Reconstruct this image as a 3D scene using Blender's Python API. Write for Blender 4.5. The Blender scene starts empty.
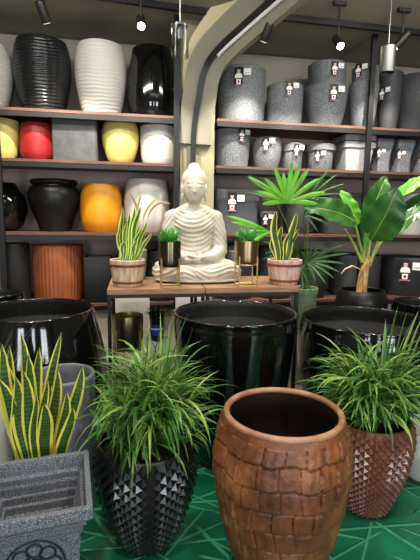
import bpy, math, random
import numpy as np
from math import sin, cos, pi, radians, sqrt
from mathutils import Matrix, Vector
random.seed(7)
C = bpy.context.scene.collection

# ------------------------------------------------------------------ camera
FPX = 430.0
_y, _p, _r = radians(10), radians(8), radians(.8)
F = np.array([sin(_y)*cos(_p), cos(_y)*cos(_p), -sin(_p)])
R0 = np.array([cos(_y), -sin(_y), 0.0]); U0 = np.cross(R0, F)
RR = R0*cos(_r)+U0*sin(_r); UU = U0*cos(_r)-R0*sin(_r)
CAM = np.array([0, 0, 1.4])
def at(px, py, y=None, z=None):
    d = F+RR*(px-210)/FPX+UU*(280-py)/FPX
    t = (y-CAM[1])/d[1] if y is not None else (z-CAM[2])/d[2]
    return CAM+d*t
def depth(P): return float((np.array(P)-CAM)@F)
cd = bpy.data.cameras.new('camera'); cam = bpy.data.objects.new('camera', cd); C.objects.link(cam)
m = Matrix.Identity(4)
for i in range(3):
    m[i][0], m[i][1], m[i][2], m[i][3] = RR[i], UU[i], -F[i], CAM[i]
cam.matrix_world = m
cd.sensor_fit = 'VERTICAL'; cd.sensor_height = 36; cd.lens = FPX/560*36; cd.clip_start = .02
bpy.context.scene.camera = cam
sc = bpy.context.scene
sc.view_settings.view_transform = 'Standard'; sc.view_settings.look = 'None'
sc.view_settings.gamma = 1; sc.view_settings.use_curve_mapping = False
sc.view_settings.exposure = -0.06

# ------------------------------------------------------------------ materials
def lin(c):
    return tuple(((v/255)/12.92 if v/255 <= .04045 else ((v/255+.055)/1.055)**2.4) for v in c)+(1,)
MATS = {}
def mat(name, rgb, rough=.5, metal=0, rgb2=None, nscale=8, nlo=.35, nhi=.65, bump=0, bscale=40, coat=0,
        emit=None, estr=0, trans=0, ior=1.45, sss=0, stretch=None, detail=4, tlc=0):
    if name in MATS: return MATS[name]
    M = bpy.data.materials.new(name); M.use_nodes = True; nt = M.node_tree; N = nt.nodes; L = nt.links
    b = N['Principled BSDF']
    b.inputs['Base Color'].default_value = lin(rgb); b.inputs['Roughness'].default_value = rough
    b.inputs['Metallic'].default_value = metal; b.inputs['Coat Weight'].default_value = coat
    b.inputs['Coat Roughness'].default_value = .05
    b.inputs['IOR'].default_value = ior; b.inputs['Transmission Weight'].default_value = trans
    if sss: b.inputs['Subsurface Weight'].default_value = sss; b.inputs['Subsurface Radius'].default_value = (.02,.02,.02)
    if emit: b.inputs['Emission Color'].default_value = lin(emit); b.inputs['Emission Strength'].default_value = estr
    tc = N.new('ShaderNodeTexCoord'); src = tc.outputs['Object']
    if stretch:
        mp = N.new('ShaderNodeMapping'); mp.inputs['Scale'].default_value = stretch
        L.new(src, mp.inputs['Vector']); src = mp.outputs['Vector']
    if rgb2:
        n = N.new('ShaderNodeTexNoise'); n.inputs['Scale'].default_value = nscale; n.inputs['Detail'].default_value = detail
        L.new(src, n.inputs['Vector'])
        r = N.new('ShaderNodeValToRGB'); r.color_ramp.elements[0].position = nlo; r.color_ramp.elements[1].position = nhi
        r.color_ramp.elements[0].color = lin(rgb); r.color_ramp.elements[1].color = lin(rgb2)
        L.new(n.outputs['Fac'], r.inputs['Fac']); L.new(r.outputs['Color'], b.inputs['Base Color'])
    if bump:
        n2 = N.new('ShaderNodeTexNoise'); n2.inputs['Scale'].default_value = bscale; n2.inputs['Detail'].default_value = 4
        L.new(src, n2.inputs['Vector'])
        bp = N.new('ShaderNodeBump'); bp.inputs['Strength'].default_value = bump; bp.inputs['Distance'].default_value = .01
        L.new(n2.outputs['Fac'], bp.inputs['Height']); L.new(bp.outputs['Normal'], b.inputs['Normal'])
    MATS[name] = M
    return M
def leafmat(name, mid, mid2, margin=None, mw=.36, rough=.38, bands=0, trans=.25):
    M = bpy.data.materials.new(name); M.use_nodes = True; nt = M.node_tree; N = nt.nodes; L = nt.links
    b = N['Principled BSDF']; b.inputs['Roughness'].default_value = rough
    tc = N.new('ShaderNodeTexCoord'); sx = N.new('ShaderNodeSeparateXYZ'); L.new(tc.outputs['UV'], sx.inputs[0])
    n = N.new('ShaderNodeTexNoise'); n.inputs['Scale'].default_value = 9; n.inputs['Detail'].default_value = 3
    L.new(tc.outputs['Object'], n.inputs['Vector'])
    if bands:
        w = N.new('ShaderNodeTexWave'); w.wave_type = 'BANDS'; w.bands_direction = 'Y'
        w.inputs['Scale'].default_value = bands; w.inputs['Distortion'].default_value = 6; w.inputs['Detail'].default_value = 3
        w.inputs['Detail Scale'].default_value = 3
        L.new(tc.outputs['UV'], w.inputs['Vector']); fac = w.outputs['Fac']
    else: fac = n.outputs['Fac']
    r = N.new('ShaderNodeValToRGB'); r.color_ramp.elements[0].position = .32; r.color_ramp.elements[1].position = .68
    r.color_ramp.elements[0].color = lin(mid); r.color_ramp.elements[1].color = lin(mid2)
    L.new(fac, r.inputs['Fac']); col = r.outputs['Color']
    if margin:
        s = N.new('ShaderNodeMath'); s.operation = 'SUBTRACT'; s.inputs[1].default_value = .5; L.new(sx.outputs['X'], s.inputs[0])
        a = N.new('ShaderNodeMath'); a.operation = 'ABSOLUTE'; L.new(s.outputs[0], a.inputs[0])
        g = N.new('ShaderNodeMath'); g.operation = 'GREATER_THAN'; g.inputs[1].default_value = mw; L.new(a.outputs[0], g.inputs[0])
        mx = N.new('ShaderNodeMix'); mx.data_type = 'RGBA'; L.new(g.outputs[0], mx.inputs['Factor'])
        L.new(col, mx.inputs[6]); mx.inputs[7].default_value = lin(margin); col = mx.outputs[2]
    L.new(col, b.inputs['Base Color'])
    if trans:
        t = N.new('ShaderNodeBsdfTranslucent'); L.new(col, t.inputs['Color'])
        ms = N.new('ShaderNodeMixShader'); ms.inputs[0].default_value = trans
        L.new(b.outputs[0], ms.inputs[1]); L.new(t.outputs[0], ms.inputs[2]); L.new(ms.outputs[0], N['Material Output'].inputs['Surface'])
    return M

black_gloss = mat('black glaze', (9,10,11), .1, coat=.6)
black_satin = mat('black satin glaze', (18,18,19), .36, bump=.05, bscale=60)
black_matte = mat('black matte clay', (20,20,21), .6, bump=.15, bscale=80)
black_steel = mat('black steel', (20,20,21), .45)
white_glaze = mat('white glaze', (206,204,198), .4)
grey_glaze = mat('pale grey glaze', (176,180,184), .4)
yellow_lemon = mat('lemon glaze', (214,200,112), .4)
yellow_amber = mat('amber glaze', (216,146,24), .35, rgb2=(204,132,16), nscale=5)
red_glaze = mat('red glaze', (158,34,36), .45)
terracotta = mat('terracotta glaze', (158,88,50), .5, rgb2=(140,76,42), nscale=6)
granite = mat('grey granite', (76,80,85), .6, rgb2=(140,145,150), nscale=170, nlo=.42, nhi=.62, bump=.25, bscale=170)
granite_d = mat('dark granite', (42,44,47), .6, rgb2=(80,83,87), nscale=190, nlo=.45, nhi=.65, bump=.2, bscale=190)
granite_p = mat('pale grey granite', (134,136,139), .6, rgb2=(188,190,193), nscale=200, nlo=.4, nhi=.65, bump=.15, bscale=190)
granite_blue = mat('speckled blue grey granite', (62,68,80), .55, rgb2=(168,172,180), nscale=300, nlo=.42, nhi=.74, bump=.35, bscale=240)
slate_cement = mat('grey cement', (98,102,112), .55, rgb2=(120,124,134), nscale=14, bump=.1, bscale=90)
cement = mat('charcoal cement', (66,68,71), .7, rgb2=(80,82,85), nscale=14, bump=.15, bscale=90)
wood = mat('brown veneer', (160,124,96), .55, rgb2=(128,94,70), nscale=5, stretch=(2,30,30), bump=.05)
shelfwood = mat('shelf veneer', (112,78,64), .5, rgb2=(84,58,48), nscale=4, stretch=(1.5,30,30))
backpan = mat('mauve brown panel', (178,158,152), .75, rgb2=(168,148,142), nscale=2)
beige = mat('beige plaster', (150,145,118), .85, rgb2=(142,137,111), nscale=3)
concrete_w = mat('warm grey plaster', (150,145,134), .85, rgb2=(136,132,122), nscale=2)
ceilm = mat('olive grey ceiling paint', (158,154,136), .9, rgb2=(150,146,130), nscale=1.5)
ribm = mat('grey arch plaster', (132,129,114), .8, rgb2=(122,119,105), nscale=3)
cream = mat('cream stone', (206,202,186), .5, rgb2=(188,183,164), nscale=2.5)
floorm = mat('beige floor tile', (104,100,90), .4, rgb2=(88,84,76), nscale=3)
soil = mat('dark potting soil', (38,30,24), .95, rgb2=(62,50,38), nscale=90, bump=.8, bscale=90)
dust = mat('dusty black', (16,16,17), .6, rgb2=(56,57,58), nscale=60, nlo=.55, nhi=.85)
stone_white = mat('white cast stone', (196,190,174), .5, rgb2=(186,179,162), nscale=6, bump=.12, bscale=60, sss=.0)
brass = mat('brass', (214,188,128), .38, .75, rgb2=(186,158,98), nscale=4)
bronze = mat('dark mirror brass', (104,98,80), .2, 1)
old_gold = mat('soft gold', (150,134,100), .3, 1)
chrome = mat('brushed steel', (140,142,144), .4, 1)
sage = mat('sage green glaze', (112,128,104), .45)
barrelw = mat('whitewashed stave wood', (206,186,158), .7, rgb2=(150,120,96), nscale=6, stretch=(6,6,1), nlo=.4, nhi=.75)
barrelp = mat('pinkish stave wood', (214,186,168), .7, rgb2=(164,110,92), nscale=6, stretch=(6,6,1), nlo=.4, nhi=.75)
band = mat('rust hoop', (128,66,44), .6, rgb2=(96,48,34), nscale=30)
copper_glaze = mat('brown lustre glaze', (124,72,54), .3, rgb2=(98,54,42), nscale=10, coat=.35)
black_stud = mat('black studded glaze', (24,25,26), .26, coat=.3)
rimm = mat('worn brown rim', (184,140,110), .45, rgb2=(140,98,72), nscale=12)
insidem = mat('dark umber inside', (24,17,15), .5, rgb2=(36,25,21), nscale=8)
husk = mat('tan palm husk', (214,174,112), .8, rgb2=(140,96,52), nscale=14, stretch=(5,5,1), bump=.4, bscale=30)
petiole = mat('pale green stem', (168,186,96), .45, rgb2=(132,160,74), nscale=6)
dry = mat('dried cream grass', (206,188,140), .9, rgb2=(180,158,108), nscale=40)
paper_w = mat('white paper tag', (236,236,236), .6)
paper_k = mat('black print', (22,20,22), .5)
skinp = mat('printed skin tone', (206,168,150), .6)
pinkp = mat('printed pink', (190,110,120), .6)
bluep = mat('blue printed wrap', (30,66,170), .4)
glassm = mat('clear lamp glass', (235,240,240), .03, trans=1, ior=1.3)
bulbm = mat('glowing bulb', (255,240,214), .5, emit=(255,238,205), estr=60)
leaf_g = leafmat('grass leaf', (28,78,30), (80,134,46), (132,176,88), .42, .34)
leaf_g2 = leafmat('pale grass leaf', (92,140,48), (160,196,84), (206,220,150), .4, .34)
leaf_snake = leafmat('snake plant leaf', (38,66,34), (74,106,50), (222,216,88), .32, .4, bands=9, trans=.1)
leaf_snake_d = leafmat('bright snake plant leaf', (30,66,38), (104,146,66), (206,224,92), .27, .4, bands=9, trans=.1)
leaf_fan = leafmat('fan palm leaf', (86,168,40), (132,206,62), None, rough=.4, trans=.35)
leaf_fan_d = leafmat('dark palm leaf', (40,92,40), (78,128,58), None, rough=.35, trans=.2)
leaf_ban = leafmat('broad glossy leaf', (34,84,34), (62,116,46), None, rough=.25, trans=.15)
leaf_ban_l = leafmat('bright broad leaf', (74,160,44), (124,196,66), None, rough=.28, trans=.3)
leaf_suc = leafmat('succulent leaf', (56,136,62), (112,190,92), None, rough=.4, trans=.15)

def brown_panel_mat():
    M = bpy.data.materials.new('mottled brown bark glaze'); M.use_nodes = True; nt = M.node_tree; N = nt.nodes; L = nt.links
    b = N['Principled BSDF']; b.inputs['Roughness'].default_value = .42
    tc = N.new('ShaderNodeTexCoord')
    n = N.new('ShaderNodeTexNoise'); n.inputs['Scale'].default_value = 7; n.inputs['Detail'].default_value = 8; n.inputs['Roughness'].default_value = .65
    L.new(tc.outputs['Object'], n.inputs['Vector'])
    r = N.new('ShaderNodeValToRGB'); e = r.color_ramp.elements
    e[0].position = .3; e[0].color = lin((66,36,21)); e[1].position = .72; e[1].color = lin((172,108,62))
    x = e.new(.5); x.color = lin((118,68,38))
    L.new(n.outputs['Fac'], r.inputs['Fac']); L.new(r.outputs['Color'], b.inputs['Base Color'])
    n2 = N.new('ShaderNodeTexNoise'); n2.inputs['Scale'].default_value = 45; n2.inputs['Detail'].default_value = 5
    L.new(tc.outputs['Object'], n2.inputs['Vector'])
    bp = N.new('ShaderNodeBump'); bp.inputs['Strength'].default_value = .35; bp.inputs['Distance'].default_value = .01
    L.new(n2.outputs['Fac'], bp.inputs['Height']); L.new(bp.outputs['Normal'], b.inputs['Normal'])
    return M
brown_bark = brown_panel_mat()
def green_sheet_mat():
    M = bpy.data.materials.new('creased green plastic'); M.use_nodes = True; nt = M.node_tree; N = nt.nodes; L = nt.links
    b = N['Principled BSDF']; b.inputs['Roughness'].default_value = .24
    tc = N.new('ShaderNodeTexCoord')
    a = None
    for k, (rot, sc_) in enumerate([(.42, 1.1), (-.38, 1.5), (1.1, .9), (.05, 1.2), (-.9, 1.3), (.8, 1.6)]):
        mp = N.new('ShaderNodeMapping'); mp.inputs['Rotation'].default_value = (0,0,rot); mp.inputs['Location'].default_value = (k*3.7,k*1.31,0)
        L.new(tc.outputs['Object'], mp.inputs['Vector'])
        wv = N.new('ShaderNodeTexWave'); wv.inputs['Scale'].default_value = sc_; wv.bands_direction = 'Y'; wv.inputs['Distortion'].default_value = .25; wv.inputs['Detail Scale'].default_value = .5
        L.new(mp.outputs[0], wv.inputs['Vector'])
        g1 = N.new('ShaderNodeMapRange'); g1.inputs['From Min'].default_value = .985; g1.inputs['From Max'].default_value = .998; L.new(wv.outputs['Fac'], g1.inputs['Value'])
        ns = N.new('ShaderNodeTexNoise'); ns.inputs['Scale'].default_value = 3.4; ns.inputs['Detail'].default_value = 1; L.new(mp.outputs[0], ns.inputs['Vector'])
        g2 = N.new('ShaderNodeMapRange'); g2.inputs['From Min'].default_value = .43; g2.inputs['From Max'].default_value = .48; L.new(ns.outputs['Fac'], g2.inputs['Value'])
        ml = N.new('ShaderNodeMath'); ml.operation = 'MULTIPLY'; L.new(g1.outputs[0], ml.inputs[0]); L.new(g2.outputs[0], ml.inputs[1])
        if a is None: a = ml.outputs[0]
        else:
            mx = N.new('ShaderNodeMath'); mx.operation = 'MAXIMUM'; L.new(a, mx.inputs[0]); L.new(ml.outputs[0], mx.inputs[1]); a = mx.outputs[0]
    h = a
    n = N.new('ShaderNodeTexNoise'); n.inputs['Scale'].default_value = 3; L.new(tc.outputs['Object'], n.inputs['Vector'])
    r = N.new('ShaderNodeValToRGB'); r.color_ramp.elements[0].position = .35; r.color_ramp.elements[1].position = .7
    r.color_ramp.elements[0].color = lin((10,84,58)); r.color_ramp.elements[1].color = lin((32,124,88))
    L.new(n.outputs['Fac'], r.inputs['Fac'])
    mix = N.new('ShaderNodeMix'); mix.data_type = 'RGBA'; L.new(a, mix.inputs['Factor']); L.new(r.outputs['Color'], mix.inputs[6])
    mix.inputs[7].default_value = lin((66,160,120)); L.new(mix.outputs[2], b.inputs['Base Color'])
    bp = N.new('ShaderNodeBump'); bp.inputs['Strength'].default_value = .6; bp.inputs['Distance'].default_value = .03
    L.new(h, bp.inputs['Height']); L.new(bp.outputs['Normal'], b.inputs['Normal'])
    return M
green_sheet = green_sheet_mat()

# ------------------------------------------------------------------ object helpers
def tag(o, label=None, cat=None, group=None, kind=None):
    if label: o['label'] = label
    if cat: o['category'] = cat
    if group: o['group'] = group
    if kind: o['kind'] = kind
    return o
def empty(name, loc, label, cat, group=None, rz=0):
    o = bpy.data.objects.new(name, None); o.empty_display_size = .05
    o.location = loc; o.rotation_euler = (0,0,rz); C.objects.link(o)
    return tag(o, label, cat, group)
def mesh(name, geo, mats, parent=None, smooth=True, loc=(0,0,0), rz=0, fm=None, uv=None, sharp=None):
    V, Fc = geo
    me = bpy.data.meshes.new(name)
    me.from_pydata([tuple(map(float, v)) for v in V], [], [tuple(map(int, f)) for f in Fc])
    if not isinstance(mats, (list, tuple)): mats = [mats]
    for k in mats: me.materials.append(k)
    if fm is not None: me.polygons.foreach_set('material_index', list(map(int, fm)))
    me.polygons.foreach_set('use_smooth', [smooth]*len(me.polygons))
    if uv is not None:
        l = me.uv_layers.new(name='UVMap'); idx = np.zeros(len(me.loops), int); me.loops.foreach_get('vertex_index', idx)
        l.data.foreach_set('uv', np.array(uv)[idx].ravel())
    me.update()
    if sharp: me.set_sharp_from_angle(angle=radians(sharp))
    o = bpy.data.objects.new(name, me); o.location = loc; o.rotation_euler = (0,0,rz)
    C.objects.link(o)
    if parent: o.parent = parent
    return o
class G:
    def __init__(s): s.v = []; s.f = []; s.m = []; s.uv = []
    def add(s, V, Fc, m=0, uv=None):
        b = len(s.v); s.v += [tuple(v) for v in V]; s.f += [tuple(i+b for i in f) for f in Fc]; s.m += [m]*len(Fc)
        s.uv += list(uv) if uv is not None else [(.5,.5)]*len(V)
        return s
    def box(s, x0, x1, y0, y1, z0, z1, m=0):
        V = [(x,y,z) for z in (z0,z1) for y in (y0,y1) for x in (x0,x1)]
        return s.add(V, [(0,2,3,1),(4,5,7,6),(0,1,5,4),(2,6,7,3),(0,4,6,2),(1,3,7,5)], m)
    def tube(s, pts, rad, n=8, m=0, closed=False):
        P = [np.array(p, float) for p in pts]; k = len(P)
        if not hasattr(rad, '__len__'): rad = [rad]*k
        V = []; ref = None
        for i in range(k):
            a = P[(i-1) % k] if (closed or i > 0) else P[i]; b = P[(i+1) % k] if (closed or i < k-1) else P[i]
            d = b-a; d /= np.linalg.norm(d)+1e-9
            if ref is None: ref = np.array([0,0,1.]) if abs(d[2]) < .9 else np.array([1.,0,0])
            u = np.cross(ref, d); u /= np.linalg.norm(u)+1e-9; w = np.cross(d, u); ref = w
            for j in range(n):
                t = 2*pi*j/n; V.append(P[i]+rad[i]*(u*cos(t)+w*sin(t)))
        Fc = []
        for i in range(k if closed else k-1):
            for j in range(n):
                a = i*n+j; b = i*n+(j+1) % n; c = ((i+1) % k)*n+(j+1) % n; e = ((i+1) % k)*n+j
                Fc.append((a,b,c,e))
        if not closed: Fc += [tuple(range(n-1,-1,-1)), tuple(range((k-1)*n, k*n))]
        return s.add(V, Fc, m)
    def obj(s, name, mats, parent=None, smooth=True, sharp=35, **k):
        return mesh(name, (s.v, s.f), mats, parent, smooth, fm=s.m, uv=s.uv, sharp=sharp if smooth else None, **k)
def lathe(prof, n=64, fn=None, ex=None, mi=None, cx=0, cy=0):
    """prof: (r,z) from bottom centre round to inside centre; fn(theta,i,r,z)->(r,z)"""
    V = []; Fc = []; fm = []; rings = []
    for i, (r, z) in enumerate(prof):
        if r < 1e-6: rings.append([len(V)]); V.append((cx, cy, z)); continue
        ring = []
        for j in range(n):
            t = 2*pi*(j+.5)/n; rr, zz = (r, z) if fn is None else fn(t, i, r, z)
            k = 1 if ex is None else (abs(cos(t))**ex+abs(sin(t))**ex)**(-1/ex)
            ring.append(len(V)); V.append((cx+rr*k*cos(t), cy+rr*k*sin(t), zz))
        rings.append(ring)
    for i in range(len(rings)-1):
        a, b = rings[i], rings[i+1]; q = 0 if mi is None else mi[i]
        for j in range(n):
            j2 = (j+1) % n
            if len(a) == 1 and len(b) == 1: continue
            if len(a) == 1: Fc.append((a[0], b[j2], b[j]))
            elif len(b) == 1: Fc.append((a[j], a[j2], b[0]))
            else: Fc.append((a[j], a[j2], b[j2], b[j]))
            fm.append(q)
    return V, Fc, fm
def smoothprof(pts, n=24):
    """Catmull-Rom through (r,z) points"""
    P = [np.array(p, float) for p in pts]; P = [2*P[0]-P[1]]+P+[2*P[-1]-P[-2]]
    out = []; seg = len(P)-3
    for i in range(seg):
        k = max(2, n//seg)
        for j in range(k):
            t = j/k; a, b, c, d = P[i:i+4]
            out.append(tuple(.5*((2*b)+(-a+c)*t+(2*a-5*b+4*c-d)*t*t+(-a+3*b-3*c+d)*t**3)))
    out.append(tuple(P[-2])); return out
def potgeo(outer, wall=.015, deep=.6, n=64, fn=None, ex=None, inner_mat=1, dense=40, smoothp=True, rimr=None):
    """closed pot: outer profile -> round rim -> inner wall -> inner floor"""
    o = smoothprof(outer, dense) if smoothp else list(outer)
    o = [(q[0], min(max(q[1], 0.0), outer[-1][1])) for q in o]
    no = len(o); R, H = o[-1]
    w = wall if rimr is None else rimr
    rim = [(R-w/2+w/2*cos(a), H+w/2*sin(a)) for a in (pi*.2, pi*.4, pi*.6, pi*.8)]
    zb = H*(1-deep); inn = [(R-w, H)]
    for k in range(1, 9):
        z = H-(H-zb)*k/8
        rr = float(np.interp(z, [q[1] for q in o], [q[0] for q in o]))-wall
        inn.append((max(.01, min(rr, R*1.6)), z))
    prof = [(0, 0)]+o+rim+inn+[(0, zb)]
    mi = [0]*(no+5)+[inner_mat]*(len(inn))
    f2 = None
    if fn: f2 = lambda t, i, r, z: fn(t, r, z) if 1 <= i <= no else (r, z)
    V, Fc, fm = lathe(prof, n, f2, ex, mi)
    return V, Fc, fm
def pot(name, outer, mats, loc, label=None, cat=None, group=None, parent=None, sharp=50, rz=0, smooth=True, **k):
    V, Fc, fm = potgeo(outer, **k)
    if not isinstance(mats, (list, tuple)): mats = [mats, mats]
    o = mesh(name, (V, Fc), mats, parent, smooth, loc=loc, fm=fm, sharp=sharp if smooth else None, rz=rz)
    return tag(o, label, cat, group)

# stickers and tags on the granite pots -------------------------------------------------
def sticker(parent, x, z, ry, rz, w=.035, h=.075, price=True, z_flip=1):
    """figure sticker at local (x,z); front surface is at y=ry(local, negative); rz turn"""
    cxx, s_, c_ = x, sin(rz), cos(rz)
    def P(u, v, d): return (x+u*c_+d*s_*1, ry+u*s_-d*c_, z+v)
    g = G()
    def poly(pts, d, m): g.add([P(u*w, v*h, d) for u, v in pts], [tuple(range(len(pts)))], m)
    g.add([P(u*w, v*h, d) for d in (.0, .003) for u, v in ((-.5,-.5),(.5,-.5),(.5,.5),(-.5,.5))],
          [(3,2,1,0),(4,5,6,7),(0,1,5,4),(1,2,6,5),(2,3,7,6),(3,0,4,7)], 0)
    poly([(-.18,.22),(-.05,.17),(.05,.17),(.18,.22),(.2,.36),(.1,.46),(-.1,.46),(-.2,.36)], .0034, 2)     # head
    poly([(-.46,-.1),(.46,-.1),(.42,.08),(.2,.17),(-.2,.17),(-.42,.08)], .0038, 1)                        # pale shirt
    poly([(-.2,.36),(.2,.36),(.14,.48),(-.14,.48)], .0042, 0)
    poly([(-.24,-.42),(.24,-.42),(.28,-.16),(-.28,-.16)], .0034, 1)                                       # drawn pot
    poly([(-.12,-.36),(.12,-.36),(.1,-.24),(-.1,-.24)], .004, 0)
    poly([(-.5,-.5),(.5,-.5),(.5,-.44),(-.5,-.44)], .0034, 3)
    g.obj('picture_sticker', [paper_k, paper_w, skinp, pinkp], parent, smooth=False)
    if price:
        g = G(); u0 = w*.62; uw = w*.85; hh = h*.36
        g.add([P(u, h*.22+v, d) for d in (-.001, .003) for u, v in ((u0,-hh/2),(u0+uw,-hh/2),(u0+uw,hh/2),(u0,hh/2))],
              [(3,2,1,0),(4,5,6,7),(0,1,5,4),(1,2,6,5),(2,3,7,6),(3,0,4,7)], 0)
        for q in (-.2,):
            g.add([P(u0+uw*a, h*.22+hh*(q+b), .0035) for a, b in ((.15,-.05),(.8,-.05),(.8,.05),(.15,.05))], [(0,1,2,3)], 1)
        g.obj('price_tag', [paper_w, mat('grey print', (150,150,150))], parent, smooth=False)
def put_sticker(o, X, Y, Z, prof_r, spx, spy, w=.042, price=True, flat=False):
    w *= 1.6
    """sticker at pixel (spx,spy) on pot whose axis is at X,Y; prof_r(z)->outer radius"""
    yy = Y-.1
    for _ in range(4):
        P = at(spx, spy, y=yy); lz = P[2]-Z; r = prof_r(lz); lx = max(-r*.9, min(r*.9, P[0]-X))
        yy = Y-(r if flat else sqrt(max(1e-4, r*r-lx*lx)))
    P = at(spx, spy, y=yy); lx = max(-r*.9, min(r*.9, P[0]-X)); lz = P[2]-Z
    phi = 0 if flat else math.asin(lx/r)
    hw = w*1.3
    push = .002 if flat else .003+hw*hw/(2*r)*.9
    y0 = -(r if flat else sqrt(r*r-lx*lx))
    sticker(o, lx+sin(phi)*push, lz, y0-cos(phi)*push, phi, w, w*2.1, price)

# ------------------------------------------------------------------ room shell
CZ = 3.05; YB = 4.46; XL, XR, YF = -2.6, 4.6, -3.2
def struct(name, g, m, **k): return tag(g.obj(name, m, smooth=False, **k), kind='structure')
struct('floor', G().box(XL,XR,YF,YB,-.1,0), floorm)
struct('ceiling', G().box(XL,XR,YF,YB,CZ,CZ+.1), ceilm)
struct('wall_back', G().box(XL,XR,YB,YB+.1,-.1,CZ+.1), concrete_w)
struct('wall_left', G().box(XL-.1,XL,YF,YB,-.1,CZ+.1), concrete_w)
struct('wall_right', G().box(XR,XR+.1,YF,YB,-.1,CZ+.1), concrete_w)
WX = [(-1.9,-.9),(.35,.85),(1.9,3.1)]; WZ0, WZ1 = .5, 2.3
g = G(); prev = XL
for a, b in WX:
    g.box(prev, a, YF-.1, YF, -.1, CZ+.1); g.box(a, b, YF-.1, YF, -.1, WZ0); g.box(a, b, YF-.1, YF, WZ1, CZ+.1); prev = b
g.box(prev, XR, YF-.1, YF, -.1, CZ+.1)
struct('wall_front', g, concrete_w)
for k, (a, b) in enumerate(WX):
    g = G()
    for x in (a, (a+b)/2-.02, b-.04): g.box(x, x+.04, YF-.08, YF-.02, WZ0, WZ1)
    for z in (WZ0, WZ1-.04): g.box(a, b, YF-.08, YF-.02, z, z+.04)
    struct('window_%d' % (k+1), g, black_steel)

# cream plinth under the shelves
struct('trim_1', G().box(XL, XR, 3.86, YB, 0, .62), cream)
# beige pier between the two shelving units
PX0, PX1 = .40, .70
g = G().box(PX0, PX1, 3.84, YB, .62, CZ); struct('trim_2', g, beige)

# arch rib: springs from the pier and sweeps up, to the right and towards the viewer
path2 = [((194,285),3.80),((194,200),3.80),((193,165),3.80),((194,130),3.79),((199,98),3.76),((203,76),3.72),((210,60),3.67),((222,46),3.58),((245,25),3.40),((272,1),3.18),((300,-24),2.95),((325,-46),2.75),((375,-95),2.42),((430,-150),2.1)]
pc = [at(p[0], p[1], y=Y) for p, Y in path2]
ps = []
Q = [2*pc[0]-pc[1]]+pc+[2*pc[-1]-pc[-2]]
for i in range(len(Q)-3):
    for j in range(5):
        t = j/5; a, b, c, d = Q[i:i+4]
        ps.append(.5*((2*b)+(-a+c)*t+(2*a-5*b+4*c-d)*t*t+(-a+3*b-3*c+d)*t**3))
def sweep_rect(pts, w0, w1, d0, d1, off=0.0, lateral=None):
    """rectangle cross-section: lateral from -w0..w1, depth d0..d1 away from viewer"""
    V = []; n = len(pts)
    for i, P in enumerate(pts):
        T = pts[min(i+1, n-1)]-pts[max(i-1, 0)]; T = T/np.linalg.norm(T)
        B = np.array([.12, 1, .0]) ; B = B-T*(B@T); B /= np.linalg.norm(B)       # roughly away from the viewer
        L_ = np.cross(B, T); L_ /= np.linalg.norm(L_)                             # to the lower right
        t = i/(n-1); a = np.interp(t, [0,.5,1], w0) if hasattr(w0, '__len__') else w0*(1+.25*t); b = np.interp(t, [0,.5,1], w1) if hasattr(w1, '__len__') else w1*(1+.25*t)
        for l, d in ((-a,d0),(b,d0),(b,d1),(-a,d1)): V.append(P+L_*l+B*d)
    Fc = []
    for i in range(n-1):
        for j in range(4):
            a = i*4+j; b = i*4+(j+1) % 4; Fc.append((a, a+4, b+4, b))
    Fc += [(0,1,2,3), tuple(4*(n-1)+j for j in (3,2,1,0))]
    return V, Fc
rib = sweep_rect(ps[13:], (.125,.17,.2), (.155,.12,.12), .0, .10)
tag(mesh('trim_3', rib, ribm, smooth=True, sharp=40), kind='structure')
rib2 = sweep_rect(ps[20:], (.13,.34,.40), (-.12,-.16,-.19), .04, .12)
tag(mesh('trim_7', rib2, mat('cream beige plaster', (196,186,150), .85), smooth=True, sharp=40), kind='structure')
gro = sweep_rect(ps, .022, .022, -.02, .02)
tag(mesh('trim_4', gro, mat('black channel', (24,25,27), .35), smooth=True, sharp=40), kind='structure')
k0 = len(ps)-22
st = sweep_rect([p for p in ps[k0-10:]], -.024, .045, -.026, .0)
tag(mesh('trim_5', st, mat('polished steel strip', (226,228,230), .45, .4), smooth=True, sharp=40), kind='structure')
# curved grey band left on the pier: shadow put into colour and shape
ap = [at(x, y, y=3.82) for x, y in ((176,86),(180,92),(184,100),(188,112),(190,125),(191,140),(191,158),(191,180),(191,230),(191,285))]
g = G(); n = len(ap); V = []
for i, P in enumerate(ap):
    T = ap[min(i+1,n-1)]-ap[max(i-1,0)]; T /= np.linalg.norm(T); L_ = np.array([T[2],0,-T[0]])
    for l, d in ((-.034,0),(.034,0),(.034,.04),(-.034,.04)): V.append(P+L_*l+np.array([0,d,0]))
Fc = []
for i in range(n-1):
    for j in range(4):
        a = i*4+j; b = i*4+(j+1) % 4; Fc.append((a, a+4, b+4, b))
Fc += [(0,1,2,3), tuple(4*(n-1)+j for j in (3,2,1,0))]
tag(mesh('shadow_band', (V, Fc), mat('grey arch shadow', (104,104,98), .8), smooth=False), kind='structure')

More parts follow.
